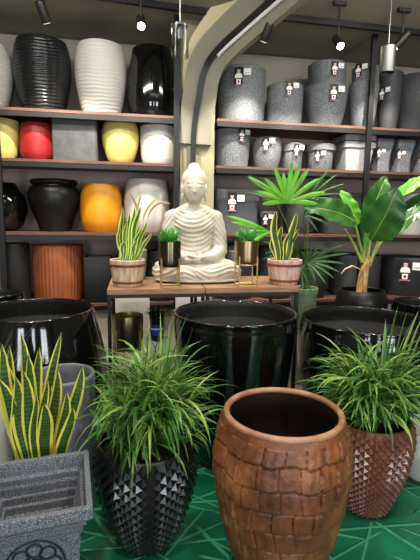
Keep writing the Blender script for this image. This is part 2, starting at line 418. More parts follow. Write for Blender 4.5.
# ------------------------------------------------------------------ shelving units
SH = [2.265, 1.87, 1.275, .66]; SF = 3.80; SB = 4.42
def unit(x0, x1, posts, label):
    t = empty('shelving_unit', ((x0+x1)/2, SF+.25, .62), label, 'shelving')
    ox, oy, oz = t.location
    def loc(g): g.v = [(v[0]-ox, v[1]-oy, v[2]-oz) for v in g.v]; return g
    for z in SH:
        loc(G().box(x0, x1, SF, SB, z-.022, z)).obj('shelf_board', shelfwood, t, smooth=False)
        loc(G().box(x0, x1, SF+.003, SF+.03, z-.062, z-.023)).obj('shelf_rail', black_steel, t, smooth=False)
    loc(G().box(x0, x1, SB, SB+.02, .62, SH[0]-.022)).obj('back_panel', backpan, t, smooth=False)
    loc(G().box(x0, x1, SB, SB+.02, SH[0]-.022, 3.03)).obj('back_panel', concrete_w, t, smooth=False)
    for px in posts:
        loc(G().box(px-.023, px+.023, SF-.035, SF-.002, .62, CZ-.003)).obj('post', black_steel, t, smooth=False)
    return t
unit(-2.0, .385, [-1.07, .36], 'left shelving unit of brown boards holding coloured glazed pots')
unit(.715, 3.4, [2.125], 'right shelving unit of brown boards holding grey granite pots')

# ------------------------------------------------------------------ pots on shelves
def fit(x0, x1, ytop, row, yfront=3.845, zb=None):
    """pixel extents -> centre X, Y, base z, radius, height"""
    z = SH[row] if zb is None else zb
    if yfront == 3.845: yfront = (3.85, 3.895, 3.925, 3.835)[row]
    Y = yfront+.15
    for _ in range(5):
        mid = at((x0+x1)/2, (ytop+235)/2 if False else ytop+20, y=Y); r = (x1-x0)/2*depth(mid)/FPX*.985; Y = yfront+r
    top = at((x0+x1)/2, ytop, y=yfront if ytop < 215 else Y+r)
    zc = at((x0+x1)/2, ytop+18, y=Y)
    return zc[0], Y, z+.001, r, top[2]-z
def P_(kind, r, h):
    K = dict(
        belly=[(.62,.0),(.66,.01),(.82,.18),(.97,.48),(1.0,.68),(.95,.88),(.87,1)],
        taper=[(.72,0),(.75,.01),(.86,.3),(.95,.65),(1,.98),(1,1)],
        tall=[(.74,0),(.8,.02),(.95,.15),(1,.35),(.98,.6),(.88,.85),(.8,1)],
        cup=[(.6,0),(.68,.02),(.85,.2),(.96,.5),(1,.85),(1,1)],
        egg=[(.55,0),(.6,.01),(.85,.22),(1,.52),(1,.72),(.93,.9),(.86,1)],
        cyl=[(.93,0),(.96,.01),(.98,.1),(1,.5),(1,.9),(1,1)],
        drum=[(.74,0),(.8,.02),(.96,.2),(1,.45),(.97,.75),(.88,1)],
        ball=[(.5,0),(.55,.01),(.85,.15),(1,.45),(.93,.75),(.7,.95),(.62,1)],
        tub=[(.68,0),(.7,.01),(.78,.3),(.88,.7),(.94,1)],
        jar=[(.58,0),(.6,.01),(.68,.15),(.93,.5),(1,.72),(.93,.86),(.8,.9),(.86,.93),(.9,.97),(.88,1)],
        flare=[(.74,0),(.74,.05),(.70,.35),(.76,.62),(.98,.9),(1,1)],
        basin=[(.72,0),(.75,.01),(.9,.5),(1,1)],
    )[kind]
    return [(a*r, b*h) for a, b in K]
def ring_fn(amp, freq, h, wob=.5):
    def f(t, r, z):
        if z > h*.97 or z < h*.03: return r, z
        return r+amp*sin(2*pi*freq*(z/h)+wob*sin(3*t)+.4*wob*sin(7*t+z*20)), z
    return f
def flute_fn(amp, n):
    return lambda t, r, z: (r-amp*abs(sin(n*t/2))**.5 if True else r, z)
LP = 'pots on the shelves'
def spot_pot(name, kind, x0, x1, ytop, row, m, label, st=None, grp=None, cat='pot', yf=3.845, stw=.042, flat=False, **k):
    X, Y, Z, r, h = fit(x0, x1, ytop, row, yf)
    pr = P_(kind, r, h) if isinstance(kind, str) else [(a*r, b*h) for a, b in kind]
    o = pot(name, pr, m, (X, Y, Z), label, cat, grp, **k)
    def prof_r(z): return float(np.interp(z, [q[1] for q in pr], [q[0] for q in pr]))
    for s in (st or []): put_sticker(o, X, Y, Z, prof_r, s[0], s[1], stw, flat=flat)
    return o, (X, Y, Z, r, h)
def H_(x0, x1, yt, row): return fit(x0, x1, yt, row)[4]
# left unit, top shelf
spot_pot('ribbed_pot', 'belly', -48, 10, 36, 0, white_glaze, 'pale ribbed belly pot cut off by the left edge, top left shelf', fn=ring_fn(.002,20,H_(-46,13,36,0)), dense=200)
spot_pot('ribbed_pot', 'belly', 14, 70, 33, 0, mat('black ribbed glaze',(30,31,33),.22), 'black ribbed belly pot on the top left shelf', fn=ring_fn(.0022,22,H_(14,70,33,0),1.6), dense=220, n=96)
spot_pot('ribbed_pot', 'belly', 75, 126, 38, 0, white_glaze, 'white ribbed belly pot on the top left shelf', fn=ring_fn(.0022,20,H_(75,126,38,0),1.6), dense=220, n=96)
spot_pot('glazed_pot', 'tall', 127, 178, 42, 0, black_gloss, 'tall glossy black pot at the right end of the top left shelf')
# left unit, second shelf
spot_pot('glazed_pot', 'cup', -18, 18.5, 118, 1, yellow_lemon, 'pale yellow cup pot cut off by the left edge, beside the red pot')
spot_pot('glazed_pot', 'drum', 20.5, 54.5, 122, 1, red_glaze, 'red cylinder pot on the second left shelf')
def square_pot(x0, x1, ytop, row, m, label, name='square_planter', tp=.0, grp=None):
    X, Y, Z, r, h = fit(x0, x1, ytop, row, 3.88 if row < 2 else 3.845)
    return pot(name, [(r*(1-tp),0),(r*(1-tp),.005),(r,h-.005),(r,h)], m, (X,Y,Z), label, 'planter', grp, ex=26, n=96, smoothp=False, sharp=30), (X,Y,Z,r,h)
square_pot(56, 98, 118, 1, cement, 'charcoal grey square cement planter on the second left shelf')
spot_pot('glazed_pot', [(.45,0),(.5,.01),(.72,.15),(.95,.45),(1,.68),(.95,.88),(.86,1)], 102, 139, 120, 1, yellow_lemon, 'pale yellow rounded pot next to the white bowl pot')
spot_pot('ribbed_pot', [(.72,0),(.8,.03),(.93,.2),(.99,.5),(1,.8),(.99,1)], 140, 176, 124.5, 1, white_glaze, 'small white fine-ribbed pot at the right end of the second left shelf',
         fn=ring_fn(.0006,14,H_(140,176,124,1)), dense=160)
# left unit, third shelf
spot_pot('glazed_pot', 'ball', -26, 26, 182, 2, black_gloss, 'glossy black round pot cut off by the left post, third shelf')
spot_pot('lipped_jar', 'jar', 29, 80, 179, 2, black_satin, 'satin black jar with rolled lip on the third left shelf', cat='jar')
spot_pot('glazed_pot', 'drum', 80.5, 122, 184, 2, yellow_amber, 'amber yellow pot on the third left shelf')
spot_pot('glazed_pot', 'drum', 124, 169, 179, 2, white_glaze, 'large white drum pot behind the cream dried grass plumes')
# left unit, bottom shelf
spot_pot('clay_pot', 'cyl', 2, 29, 243, 3, black_matte, 'matte black cylinder pot left of the terracotta fluted pot')
spot_pot('fluted_pot', 'cyl', 33.5, 83, 244, 3, terracotta, 'orange brown vertically fluted pot on the bottom left shelf', fn=flute_fn(.006, 40), n=320, sharp=70)
square_pot(85, 112, 256, 3, black_satin, 'black square planter right of the terracotta fluted pot')
square_pot(114, 142, 256, 3, black_satin, 'black square planter behind the striped barrel planter')
spot_pot('clay_pot', 'cyl', 146, 176, 250, 3, black_matte, 'matte black cylinder pot behind the seated statue')

# right unit, top shelf
spot_pot('granite_pot', [(.93,0),(.95,.01),(.97,.2),(1,.6),(.99,1)], 217.5, 266, 64, 0, granite, 'wide grey granite pot at the left end of the top right shelf', [(239,77)], stw=.045)
spot_pot('granite_pot', [(.9,0),(.93,.01),(.97,.3),(1,.9),(1,1)], 266.5, 303, 82, 0, granite, 'shorter grey granite pot second on the top right shelf', [(289,89)], stw=.036)
tall_g = [(.62,0),(.66,.01),(.8,.2),(.93,.55),(1,.9),(1,1)]
def nested(x0, x1, yt1, yt2, row, m, lab_low, lab_up, st1, st2):
    o, (X, Y, Z, r, h) = spot_pot('granite_pot', tall_g, x0, x1, yt2, row, m, lab_low, st2, 'nested granite pots', deep=.9)
    pr = P_('taper', 1, 1)
    h2 = at((x0+x1)/2, yt1, y=3.855)[2]-Z          # top of the upper pot
    lift = h2-h
    p2 = [(a*r*.87, b*h) for a, b in tall_g]
    # upper pot: only slightly tapered band shows above the rim of the lower one
    o2 = pot('granite_pot', p2, m, (X, Y, Z+lift), lab_up, 'pot', 'nested granite pots', deep=.5)
    def prof_r(z): return float(np.interp(z, [q[1] for q in p2], [q[0] for q in p2]))
    for s in st1: put_sticker(o2, X, Y, Z+lift, prof_r, s[0], s[1], .036)
nested(304, 347, 58, 82, 0, granite, 'tall granite pot holding another, right of the shorter granite pot', 'upper granite pot nested in the widest stack, top right shelf', [(334,69)], [(333,93)])
nested(349, 378, 64, 80, 0, granite, 'narrow granite pot holding another, directly left of the dividing post', 'upper granite pot nested in the narrow stack by the post', [(360,71)], [])
spot_pot('granite_pot', tall_g, 379, 402, 70, 0, granite_d, 'slim dark granite pot just right of the dividing post, top shelf', [(383,94)], stw=.034)
spot_pot('granite_pot', 'belly', 391, 441, 70, 0, granite_d, 'large dark granite belly pot at the right edge of the top shelf', yf=3.845)
# right unit, second shelf
spot_pot('granite_pot', [(.8,0),(.83,.01),(.9,.3),(.97,.7),(1,1)], 213.5, 251, 128, 1, granite, 'largest grey granite pot at the left end of the second right shelf', [(241,135)], stw=.034)
spot_pot('granite_pot', [(.66,0),(.72,.02),(.9,.3),(.99,.65),(1,.85),(.97,1)], 252, 281.5, 137, 1, granite, 'rounded grey granite pot second on the middle right shelf', [(266,144)], stw=.034)
collar = [(.8,0),(.82,.01),(.86,.6),(.89,.72),(1,.73),(1,.99),(.99,1)]
spot_pot('granite_pot', collar, 281.5, 303.5, 143, 1, granite, 'small grey granite pot with a collar rim, middle right shelf', [(296,150)], stw=.03, smoothp=False)
spot_pot('granite_pot', [(.76,0),(.78,.01),(.86,.7),(.88,.78),(1,.79),(1,.99),(.98,1)], 304, 335, 143.5, 1, granite, 'ribbed granite pot with a wide rim beside the woven planters', [(318,156)], stw=.03, smoothp=False)
def weave_fn(h):
    def f(t, r, z):
        if z > h*.78: return r, z
        return r+.002*sin(z*2*pi/.02)*(1 if sin(t*48) > 0 else -1), z
    return f
X, Y, Z, r, h = fit(335.5, 369, 142, 1)
wv = [(.74*r,0),(.74*r,.004)]+[((.74+.16*k/24)*r, h*.8*k/24+.005) for k in range(1,24)]+[(.9*r,h*.82),(1*r,h*.83),(r,h*.99),(.99*r,h)]
pot('woven_planter', wv, granite_p, (X,Y,Z), 'pale woven square planter on the middle right shelf, lower of two', 'planter', 'nested woven planters', ex=14, n=120, smoothp=False, fn=weave_fn(h), deep=.9)
z2 = at(352, 134, y=3.86)[2]-Z-h
pot('woven_planter', [(a*(.8 if b < .82*h else .985), b) for a, b in wv], granite_p, (X,Y,Z+z2+.002), 'pale woven square planter nested on top of its twin', 'planter', 'nested woven planters', ex=14, n=120, smoothp=False, fn=weave_fn(h))
fl = [(.72,0),(.72,.06),(.70,.3),(.74,.5),(.9,.78),(1,.88),(1,1)]
for x0, x1, yt, s, lb in ((371.5,390,139,(373,152),'flared square granite vase just right of the dividing post, middle shelf'),
                          (391,410.5,140,(396,154),'flared square granite vase in the middle of the row of three'),
                          (411.5,434,141,(418,155),'flared square granite vase cut off by the right edge, middle shelf')):
    spot_pot('flared_vase', fl, x0, x1, yt, 1, granite, lb, [s], 'flared granite vases', cat='vase', ex=9, n=80, smoothp=False, stw=.028, flat=True)
# right unit, third shelf
X, Y, Z, r, h = fit(211, 255, 190, 2)
rp = [(.93*r,0),(.93*r,.005),(.96*r,h*.74),(1.0*r,h*.76),(1.0*r,h*.99),(.99*r,h)]
o = pot('lidded_planter', rp, mat('dark slate granite',(70,74,80),.6,rgb2=(106,110,116),nscale=190,nlo=.45,nhi=.65), (X,Y,Z), 'dark slate square planter with thick rim right of the statue head', 'planter', ex=14, n=96, smoothp=False)
put_sticker(o, X, Y, Z, lambda z: r*1.0, 232, 202, .05, flat=True)
spot_pot('granite_pot', collar, 257, 278, 212, 2, granite_d, 'small dark granite pot with collar partly behind fan palm leaves', [(266,219)], stw=.03, smoothp=False)
spot_pot('granite_pot', 'cup', 282, 312, 200, 2, granite_d, 'dark granite pot hidden behind the fan palm, third right shelf')
X, Y, Z, r, h = fit(316, 358, 193, 2)
pot('square_planter', [(.8*r,0),(.84*r,.01),(.93*r,h*.4),(r,h*.88),(.99*r,h*.97),(.95*r,h)], granite_d, (X,Y,Z), 'dark grey rounded square planter behind the broad banana leaves', 'planter', ex=6, n=80)
spot_pot('granite_pot', 'taper', 361, 387, 198, 2, granite_p, 'pale granite pot behind the broad leaves at the dividing post')
spot_pot('granite_pot', 'basin', 391, 433, 194, 2, granite_p, 'wide pale granite basin at the right edge, third shelf', cat='basin')
# right unit, bottom shelf (large dark granite cylinders)
for x0, x1, yt, lb, s in ((214,254,244,'dark granite cylinder behind the right half of the statue',None),(257,292,246,'dark granite cylinder behind the pink barrel planter',None),
                       (296,326,250,'dark granite cylinder behind the sage green palm pot',None),(329,379,253,'wide dark granite cylinder behind the banana plant trunk',None),
                       (382,428,255,'dark granite cylinder with a picture sticker at the right edge',(405,270))):
    spot_pot('granite_cylinder', [(.94,0),(.96,.01),(1,.9),(1,1)], x0, x1, yt, 3, granite_d, lb, [s] if s else None, 'dark granite cylinders on the bottom shelf', smoothp=False, stw=.062)

# ------------------------------------------------------------------ tables
TZ = .925; TY0, TY1 = 2.92, 3.54
xa = at(107, 288, y=TY0)[0]; xb = at(205.5, 288, y=TY0)[0]; xc = at(299, 288, y=TY0)[0]
def table(x0, x1, label):
    t = empty('display_table', ((x0+x1)/2, (TY0+TY1)/2, 0), label, 'table', 'display tables')
    ox, oy, _ = t.location; hx = (x1-x0)/2; hy = (TY1-TY0)/2
    G().box(-hx, hx, -hy, hy, TZ-.035, TZ).obj('tabletop', wood, t, smooth=False)
    a = .012
    for y in (-hy+a, hy-a): G().box(-hx+2*a+.001, hx-2*a-.001, y-a, y+a, TZ-.06, TZ-.036).obj('long_rail', black_steel, t, smooth=False)
    for x in (-hx+a, hx-a): G().box(x-a, x+a, -hy+2*a+.001, hy-2*a-.001, TZ-.06, TZ-.036).obj('side_rail', black_steel, t, smooth=False)
    for x in (-hx+a, hx-a): G().box(x-a, x+a, -hy+2*a+.001, hy-2*a-.001, .05, .074).obj('foot_rail', black_steel, t, smooth=False)
    for x in (-hx+a, hx-a):
        for y in (-hy+a, hy-a): G().box(x-a, x+a, y-a, y+a, 0, TZ-.036).obj('leg', black_steel, t, smooth=False)
table(xa, xb-.004, 'left wood-topped display table with black metal frame')
table(xb+.004, xc, 'right wood-topped display table with black metal frame')

# ------------------------------------------------------------------ seated statue
def ellips(c, r, rot=None, n=20):
    V = []; Fc = []
    for i in range(n+1):
        th = pi*i/n
        for j in range(2*n):
            ph = pi*j/n; p = np.array([r[0]*sin(th)*cos(ph), r[1]*sin(th)*sin(ph), r[2]*cos(th)])
            if rot is not None: p = np.array(rot @ Vector(p))
            V.append(p+np.array(c))
    for i in range(n):
        for j in range(2*n):
            Fc.append((i*2*n+j, (i+1)*2*n+j, (i+1)*2*n+(j+1) % (2*n), i*2*n+(j+1) % (2*n)))
    return V, Fc
def statue():
    g = G()
    def E(c, r, rx=0, ry=0, rz=0):
        from mathutils import Euler
        g.add(*ellips(c, r, Euler((rx,ry,rz)).to_matrix(), 14))
    def cap(a, b, ra, rb, n=10):
        for k in range(n+1):
            t = k/n; p = np.array(a)*(1-t)+np.array(b)*t; q = ra*(1-t)+rb*t; E(p, (q,q,q))
    def chain(pts, rs, n=8):
        for i in range(len(pts)-1): cap(pts[i], pts[i+1], rs[i], rs[i+1], n)
    E((0,.02,.17),(.185,.14,.17)); E((0,.015,.33),(.168,.115,.2)); E((0,0,.42),(.18,.115,.12))
    E((-.07,-.05,.42),(.08,.06,.07)); E((.07,-.05,.42),(.08,.06,.07))
    cap((-.165,.01,.475),(.165,.01,.475),.066,.066,14); cap((-.09,.0,.51),(.09,.0,.51),.055,.055)
    for s in (-1, 1): cap((s*.15,.01,.485),(s*.05,.0,.545),.055,.045)
    cap((0,.005,.52),(0,-.005,.62),.058,.052)
    # head
    E((0,-.005,.705),(.094,.108,.125)); E((0,-.035,.645),(.072,.078,.068)); E((0,-.085,.612),(.026,.026,.02))
    E((0,-.022,.68),(.082,.098,.105))                                                  # face
    E((0,-.120,.69),(.011,.016,.036), rx=-.12); E((0,-.127,.664),(.016,.013,.011))     # nose
    E((-.037,-.091,.730),(.034,.014,.006), ry=.12); E((.037,-.091,.730),(.034,.014,.006), ry=-.12)   # brows
    E((-.036,-.099,.704),(.025,.014,.011)); E((.036,-.099,.704),(.025,.014,.011))      # lowered lids
    E((0,-.106,.645),(.023,.012,.0055)); E((0,-.105,.634),(.018,.012,.006))            # lips
    E((0,.012,.755),(.104,.112,.092)); E((0,.018,.838),(.052,.052,.045))               # hair and topknot
    for s in (-1, 1):
        E((s*.1,.0,.69),(.014,.026,.042)); E((s*.098,-.004,.635),(.014,.018,.045))       # long ears
    # arms
    for s in (-1, 1):
        chain([(s*.185,.01,.47),(s*.215,.0,.36),(s*.225,-.03,.235)],[.066,.066,.062],8)
        chain([(s*.225,-.03,.235),(s*.16,-.13,.195),(s*.07,-.185,.185)],[.062,.046,.03],8)
        chain([(s*.22,0,.26),(s*.2,-.06,.16),(s*.12,-.12,.13)],[.06,.06,.05],6)       # sleeve falling on the thigh
    # hands, resting in the lap: palm, four fingers, thumb
    for s, dz in ((-1,.0),(1,.022)):
        E((s*.045,-.205,.172+dz),(.045,.032,.014))
        for k, (ln, yy) in enumerate(((.062,-.232),(.070,-.215),(.066,-.199),(.052,-.184))):
            chain([(s*.015,yy,.172+dz),(-s*.02,yy-.003,.176+dz),(-s*(ln-.012),yy+.002,.184+dz)],[.0085,.008,.0065],4)
        chain([(s*.05,-.19,.18+dz),(s*.03,-.178,.2+dz),(s*.004,-.182,.212+dz)],[.011,.0095,.0075],4)
    # crossed legs
    for s, kx in ((-1,.275),(1,.325)):
        chain([(s*.09,.02,.1),(s*.2,-.04,.095),(s*kx,-.1,.078)],[.1,.092,.076],8)
        chain([(s*kx,-.1,.078),(s*.15,-.2,.07),(-s*.04,-.215,.07)],[.074,.068,.06],8)
    E((0,-.05,.03),(.31,.19,.035)); E((.03,-.1,.02),(.37,.17,.026)); E((0,-.17,.09),(.14,.07,.065)); E((.0,.05,.05),(.25,.14,.06))
    o = mesh('tmp', (g.v, g.f), stone_white)
    md = o.modifiers.new('r', 'REMESH'); md.mode = 'VOXEL'; md.voxel_size = .0052; md.use_smooth_shade = True
    ms = o.modifiers.new('s', 'SMOOTH'); ms.factor = .5; ms.iterations = 3
    dg = bpy.context.evaluated_depsgraph_get(); me = bpy.data.meshes.new_from_object(o.evaluated_get(dg))
    bpy.data.objects.remove(o)
    nV = len(me.vertices); co = np.zeros(nV*3); me.vertices.foreach_get('co', co); co = co.reshape(-1,3)
    no = np.zeros(nV*3); me.vertices.foreach_get('normal', no); no = no.reshape(-1,3)
    x, y, z = co.T
    sm = lambda e0, e1, v: np.clip((v-e0)/(e1-e0), 0, 1)**2*(3-2*np.clip((v-e0)/(e1-e0), 0, 1))
    def ridge(ph): return (np.abs((ph % 1)-.5)*2)**1.6*2-1
    d = np.zeros(nV)
    # garment folds hanging in U-shapes over the chest
    chest = sm(.2,.24,z)*(1-sm(.515,.545,z))*sm(.0,.04,-y+.03)*(1-sm(.15,.19,np.abs(x)))
    d += chest*.0042*ridge((z-2.4*(x+.02)**2)/.034)
    # sleeves: slanted folds
    arm = sm(.15,.19,np.abs(x))*sm(.17,.21,z)*(1-sm(.5,.53,z))
    d += arm*.0035*ridge((z*.75+np.abs(x)*.9+y*.6)/.04)
    # collar line across the chest and a stole on the right
    st = np.exp(-((x-.065-(.52-z)*.05)/.016)**2)*sm(.22,.26,z)*(1-sm(.5,.53,z))*(y < -.02)
    d += st*.009
    # folds over legs
    leg = (1-sm(.15,.19,z))*sm(.012,.03,z)*(1-np.exp(-((x/.09)**2+((z-.17)/.05)**2)))
    d += leg*.0042*ridge((z+.1*np.abs(x)+.28*y*np.sign(x)+.04*np.sin(x*14))/.034)
    # hair curls
    face = (y < -.045)*(z < .765+.02*np.cos(x*20))
    hair = sm(.705,.73,z)*(1-face)*(np.abs(x) < .2)
    d += hair*.0035*(np.sin(np.arctan2(x, -y+.012)*18)*np.sin(z*2*pi/.024))
    co = co+no*d[:,None]
    co[:,2] = np.maximum(co[:,2], 0)
    me.vertices.foreach_set('co', co.ravel()); me.update(); me.name = 'seated_statue'
    me.materials.clear(); me.materials.append(stone_white)
    o = bpy.data.objects.new('seated_statue', me); C.objects.link(o)
    return o
BU = at(193.5, 270, y=3.33)
stt = statue(); stt.location = (BU[0], 3.335, TZ+.001)
stt.scale = (.91,.9,1.02); stt.rotation_euler = (0,0,-radians(4))
tag(stt, 'white stone seated figure with closed eyes, topknot and draped robe', 'statue')

# ------------------------------------------------------------------ foliage helpers
def strap(g, base, az, L_, W, t0, bend, n=9, fold=.25, twist=0, prof='grass', m=0, curl=0, rnd=0, cap_z=None):
    P = np.array(base, float); V = []; UV = []
    th = t0; a = az
    for i in range(n+1):
        t = i/n
        if prof == 'grass': w = W*(min(1, .45+t*2.2))*(1-t**2.4)**.8
        elif prof == 'snake': w = W*(.55+.9*t-.62*t*t)*(1-t**7)**.9 if t < .999 else 0
        elif prof == 'lance': w = W*max(0, sin(pi*min(1, t*.96+.04)))**.75
        else: w = W*(1-t)
        if i == n: w = W*.02
        D = np.array([sin(th)*cos(a), sin(th)*sin(a), cos(th)])
        S = np.array([-sin(a), cos(a), 0.]); Nn = np.cross(D, S)
        tw = twist*t+rnd; S2 = S*cos(tw)+Nn*sin(tw); N2 = -S*sin(tw)+Nn*cos(tw)
        V += [P-S2*w/2+N2*fold*w*.5, P-N2*fold*w*.2, P+S2*w/2+N2*fold*w*.5]; UV += [(0,t),(.5,t),(1,t)]
        P = P+D*L_/n; th = t0+bend*((i+1)/n)**1.5; a += curl/n
    Fc = []
    for i in range(n):
        b = i*3; Fc += [(b,b+1,b+4,b+3),(b+1,b+2,b+5,b+4)]
    g.add(V, Fc, m, UV); return P
def broad(g, base, tip, W, up, droop=.1, n=14, k=6, fold=.2, ripple=.01, m=0, wp=.8):
    """broad leaf from base to tip; 'up' is the facing normal"""
    A = np.array(base, float); B = np.array(tip, float); D = B-A; L_ = np.linalg.norm(D); D /= L_
    N_ = np.array(up, float); N_ -= D*(N_@D); N_ /= np.linalg.norm(N_); S = np.cross(D, N_)
    V = []; UV = []
    for i in range(n+1):
        t = i/n; w = W*(sin(pi*min(1, .03+.97*t)**wp))**.62 if 0 < t < 1 else W*.02
        c = A+D*L_*t+N_*droop*L_*sin(pi*t*.9)
        for j in range(-k, k+1):
            u = j/k; V.append(c+S*u*w/2+N_*(fold*abs(u)*w/2+ripple*sin(22*t+3*u)*abs(u)+ripple*.5*sin(61*t)*abs(u))); UV.append((.5+u/2, t))
    Fc = []; q = 2*k+1
    for i in range(n):
        for j in range(q-1): Fc.append((i*q+j, i*q+j+1, (i+1)*q+j+1, (i+1)*q+j))
    g.add(V, Fc, m, UV)

def grass_plant(px, pyc, Yc, z, n, spread, rngseed, up=1.0, W=.016, centers=((0,0),), avoid=()):
    """foliage geometry around local origin"""
    rnd = random.Random(rngseed); g = G()
    for i in range(n+150):
        c = centers[i % len(centers)]
        az = rnd.uniform(0, 2*pi); q = rnd.random()
        b = (c[0]+rnd.uniform(-.035,.035)+cos(az)*.02, c[1]+rnd.uniform(-.035,.035)+sin(az)*.02, rnd.uniform(.02,.15)*up)
        t0 = .05+.85*q+rnd.uniform(-.1,.1); L_ = spread*rnd.uniform(.62,1.1)*(1-.2*q)
        bend = rnd.uniform(1.3,2.6)
        if i >= n: t0 = rnd.uniform(.6,1.15); L_ = spread*rnd.uniform(.42,.66); bend = rnd.uniform(1.2,2.0); b = (b[0]*1.3, b[1]*1.3, b[2]*.6)
        strap(g, b, az, L_, W*rnd.uniform(.7,1.25), t0, bend, 9, .3, rnd.uniform(-.8,.8), 'grass', 0 if rnd.random() < .72 else 1, rnd.uniform(-.5,.5))
        new = g.v[-30:]
        if any(math.hypot(v[0]-ax, v[1]-ay) < ar and v[2] < azz for v in new for ax, ay, ar, azz in avoid):
            g.v = g.v[:-30]; g.uv = g.uv[:-30]; g.f = g.f[:-18]; g.m = g.m[:-18]
    return g

# ------------------------------------------------------------------ foreground pots
def rimfit(px, py, Y, hw):
    P = at(px, py, y=Y); return P[0], Y, P[2], hw*depth(P)/FPX
# big glossy black tubs on the floor
def tub(px, py, Y, hw, prof, label, drop=.1, grp='large glossy black tubs on the floor', wall=.02):
    X, Y, Zt, r = rimfit(px, py, Y, hw)
    o = pot('glazed_tub', [(a*r, b*Zt) for a, b in prof], [black_gloss, dust], (X, Y, .005), label, 'pot', grp, n=112, wall=wall, deep=drop/Zt, dense=60, rimr=.016)
    return X, Y, Zt, r
tub(235, 313, 2.42, 61.5, [(.72,0),(.75,.01),(.84,.3),(.93,.65),(.985,.9),(.985,.97),(1,1)], 'large glossy black tub in the middle, in front of the statue table')
tub(33, 310.5, 2.52, 58.5, [(.85,0),(.9,.01),(1.16,.25),(1.25,.5),(1.16,.74),(1.04,.94),(1,1)], 'large glossy black tub at left with wide belly and bright rim')
tub(366, 320, 2.56, 63, [(.72,0),(.75,.01),(.92,.3),(1.04,.6),(1.05,.85),(1.01,.96),(1,1)], 'large glossy black tub at right behind the bushy green plant')
tub(-2, 294, 3.15, 24, [(.72,0),(.75,.01),(.9,.3),(1,.6),(1.02,.85),(1,1)], 'black tub at the far left behind the big bellied tub')
tub(421, 303, 3.05, 27, [(.72,0),(.75,.01),(.9,.3),(1,.6),(1.02,.85),(1,1)], 'black tub cut off by the right edge beyond the bushy plant')

# brown pot with rough overlapping panels
def brown_pot():
    X, Y, Zt, r = rimfit(283, 414, 1.42, 59)
    prof = [(.56,0),(.60,.008),(.80,.2),(1.02,.45),(1.14,.68),(1.14,.82),(1.06,.95),(1.0,1)]
    prof = [(a*r, b*Zt) for a, b in prof]; H = Zt
    t = empty('panelled_pot', (X, Y, .005), 'large brown pot with rough brick-like panels, empty, front centre', 'pot')
    NR = 9; rnd = random.Random(3); NC = [20,22,23,22,21,22,23,22,21]
    offs = [rnd.random() for _ in range(NR+1)]; hts = {}; sl_row = [rnd.uniform(-.16,.16) for _ in range(NR)]
    def val(row, c):
        k = (row, c % NC[row % NR])
        if k not in hts: hts[k] = (rnd.uniform(-.002,.004), rnd.uniform(-1,1), rnd.uniform(-.12,.12))
        return hts[k]
    def hsh(k): return (math.sin(k*12.9898)*43758.5453) % 1
    def fn(th, rr, z):
        f = z/H*NR+.05*sin(5*th+1)+.03*sin(11*th+z*9)+.10*(hsh(math.floor(th/(2*pi)*22))-.5)
        if z > H*.965: return rr, z
        row = int(max(0, min(NR-1, math.floor(f)))); fr = max(0., min(1., f-row))
        u = (th/(2*pi)*NC[row]+offs[row]+.05*sin(fr*4+row)+sl_row[row]*(fr-.5)) ; c = math.floor(u); fu = u-c
        base, tilt, sl = val(row, c)
        d = base+.0045*tilt*(fu-.5)*2+.0065*(1-fr)+.003*sl*(fr-.5)*8
        e = min(fu, 1-fu); e2 = min(fr, 1-fr)
        if e < .045: d -= .0048*(1-e/.045)
        if e2 < .09: d -= .006*(1-e2/.09)
        d += .0006*sin(fu*13+row*3)
        return rr+d, z
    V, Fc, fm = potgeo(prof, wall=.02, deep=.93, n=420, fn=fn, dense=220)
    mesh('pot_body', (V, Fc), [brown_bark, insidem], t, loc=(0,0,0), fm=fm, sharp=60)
    # smooth worn rim ring
    g = G(); g.tube([((r-.009)*cos(a), (r-.009)*sin(a), Zt+.002) for a in np.linspace(0, 2*pi, 97)[:-1]], .012, 12, closed=True)
    g.obj('rim', rimm, t)
    return X, Y, r, Zt
BP = brown_pot(); BPH = BP[3]

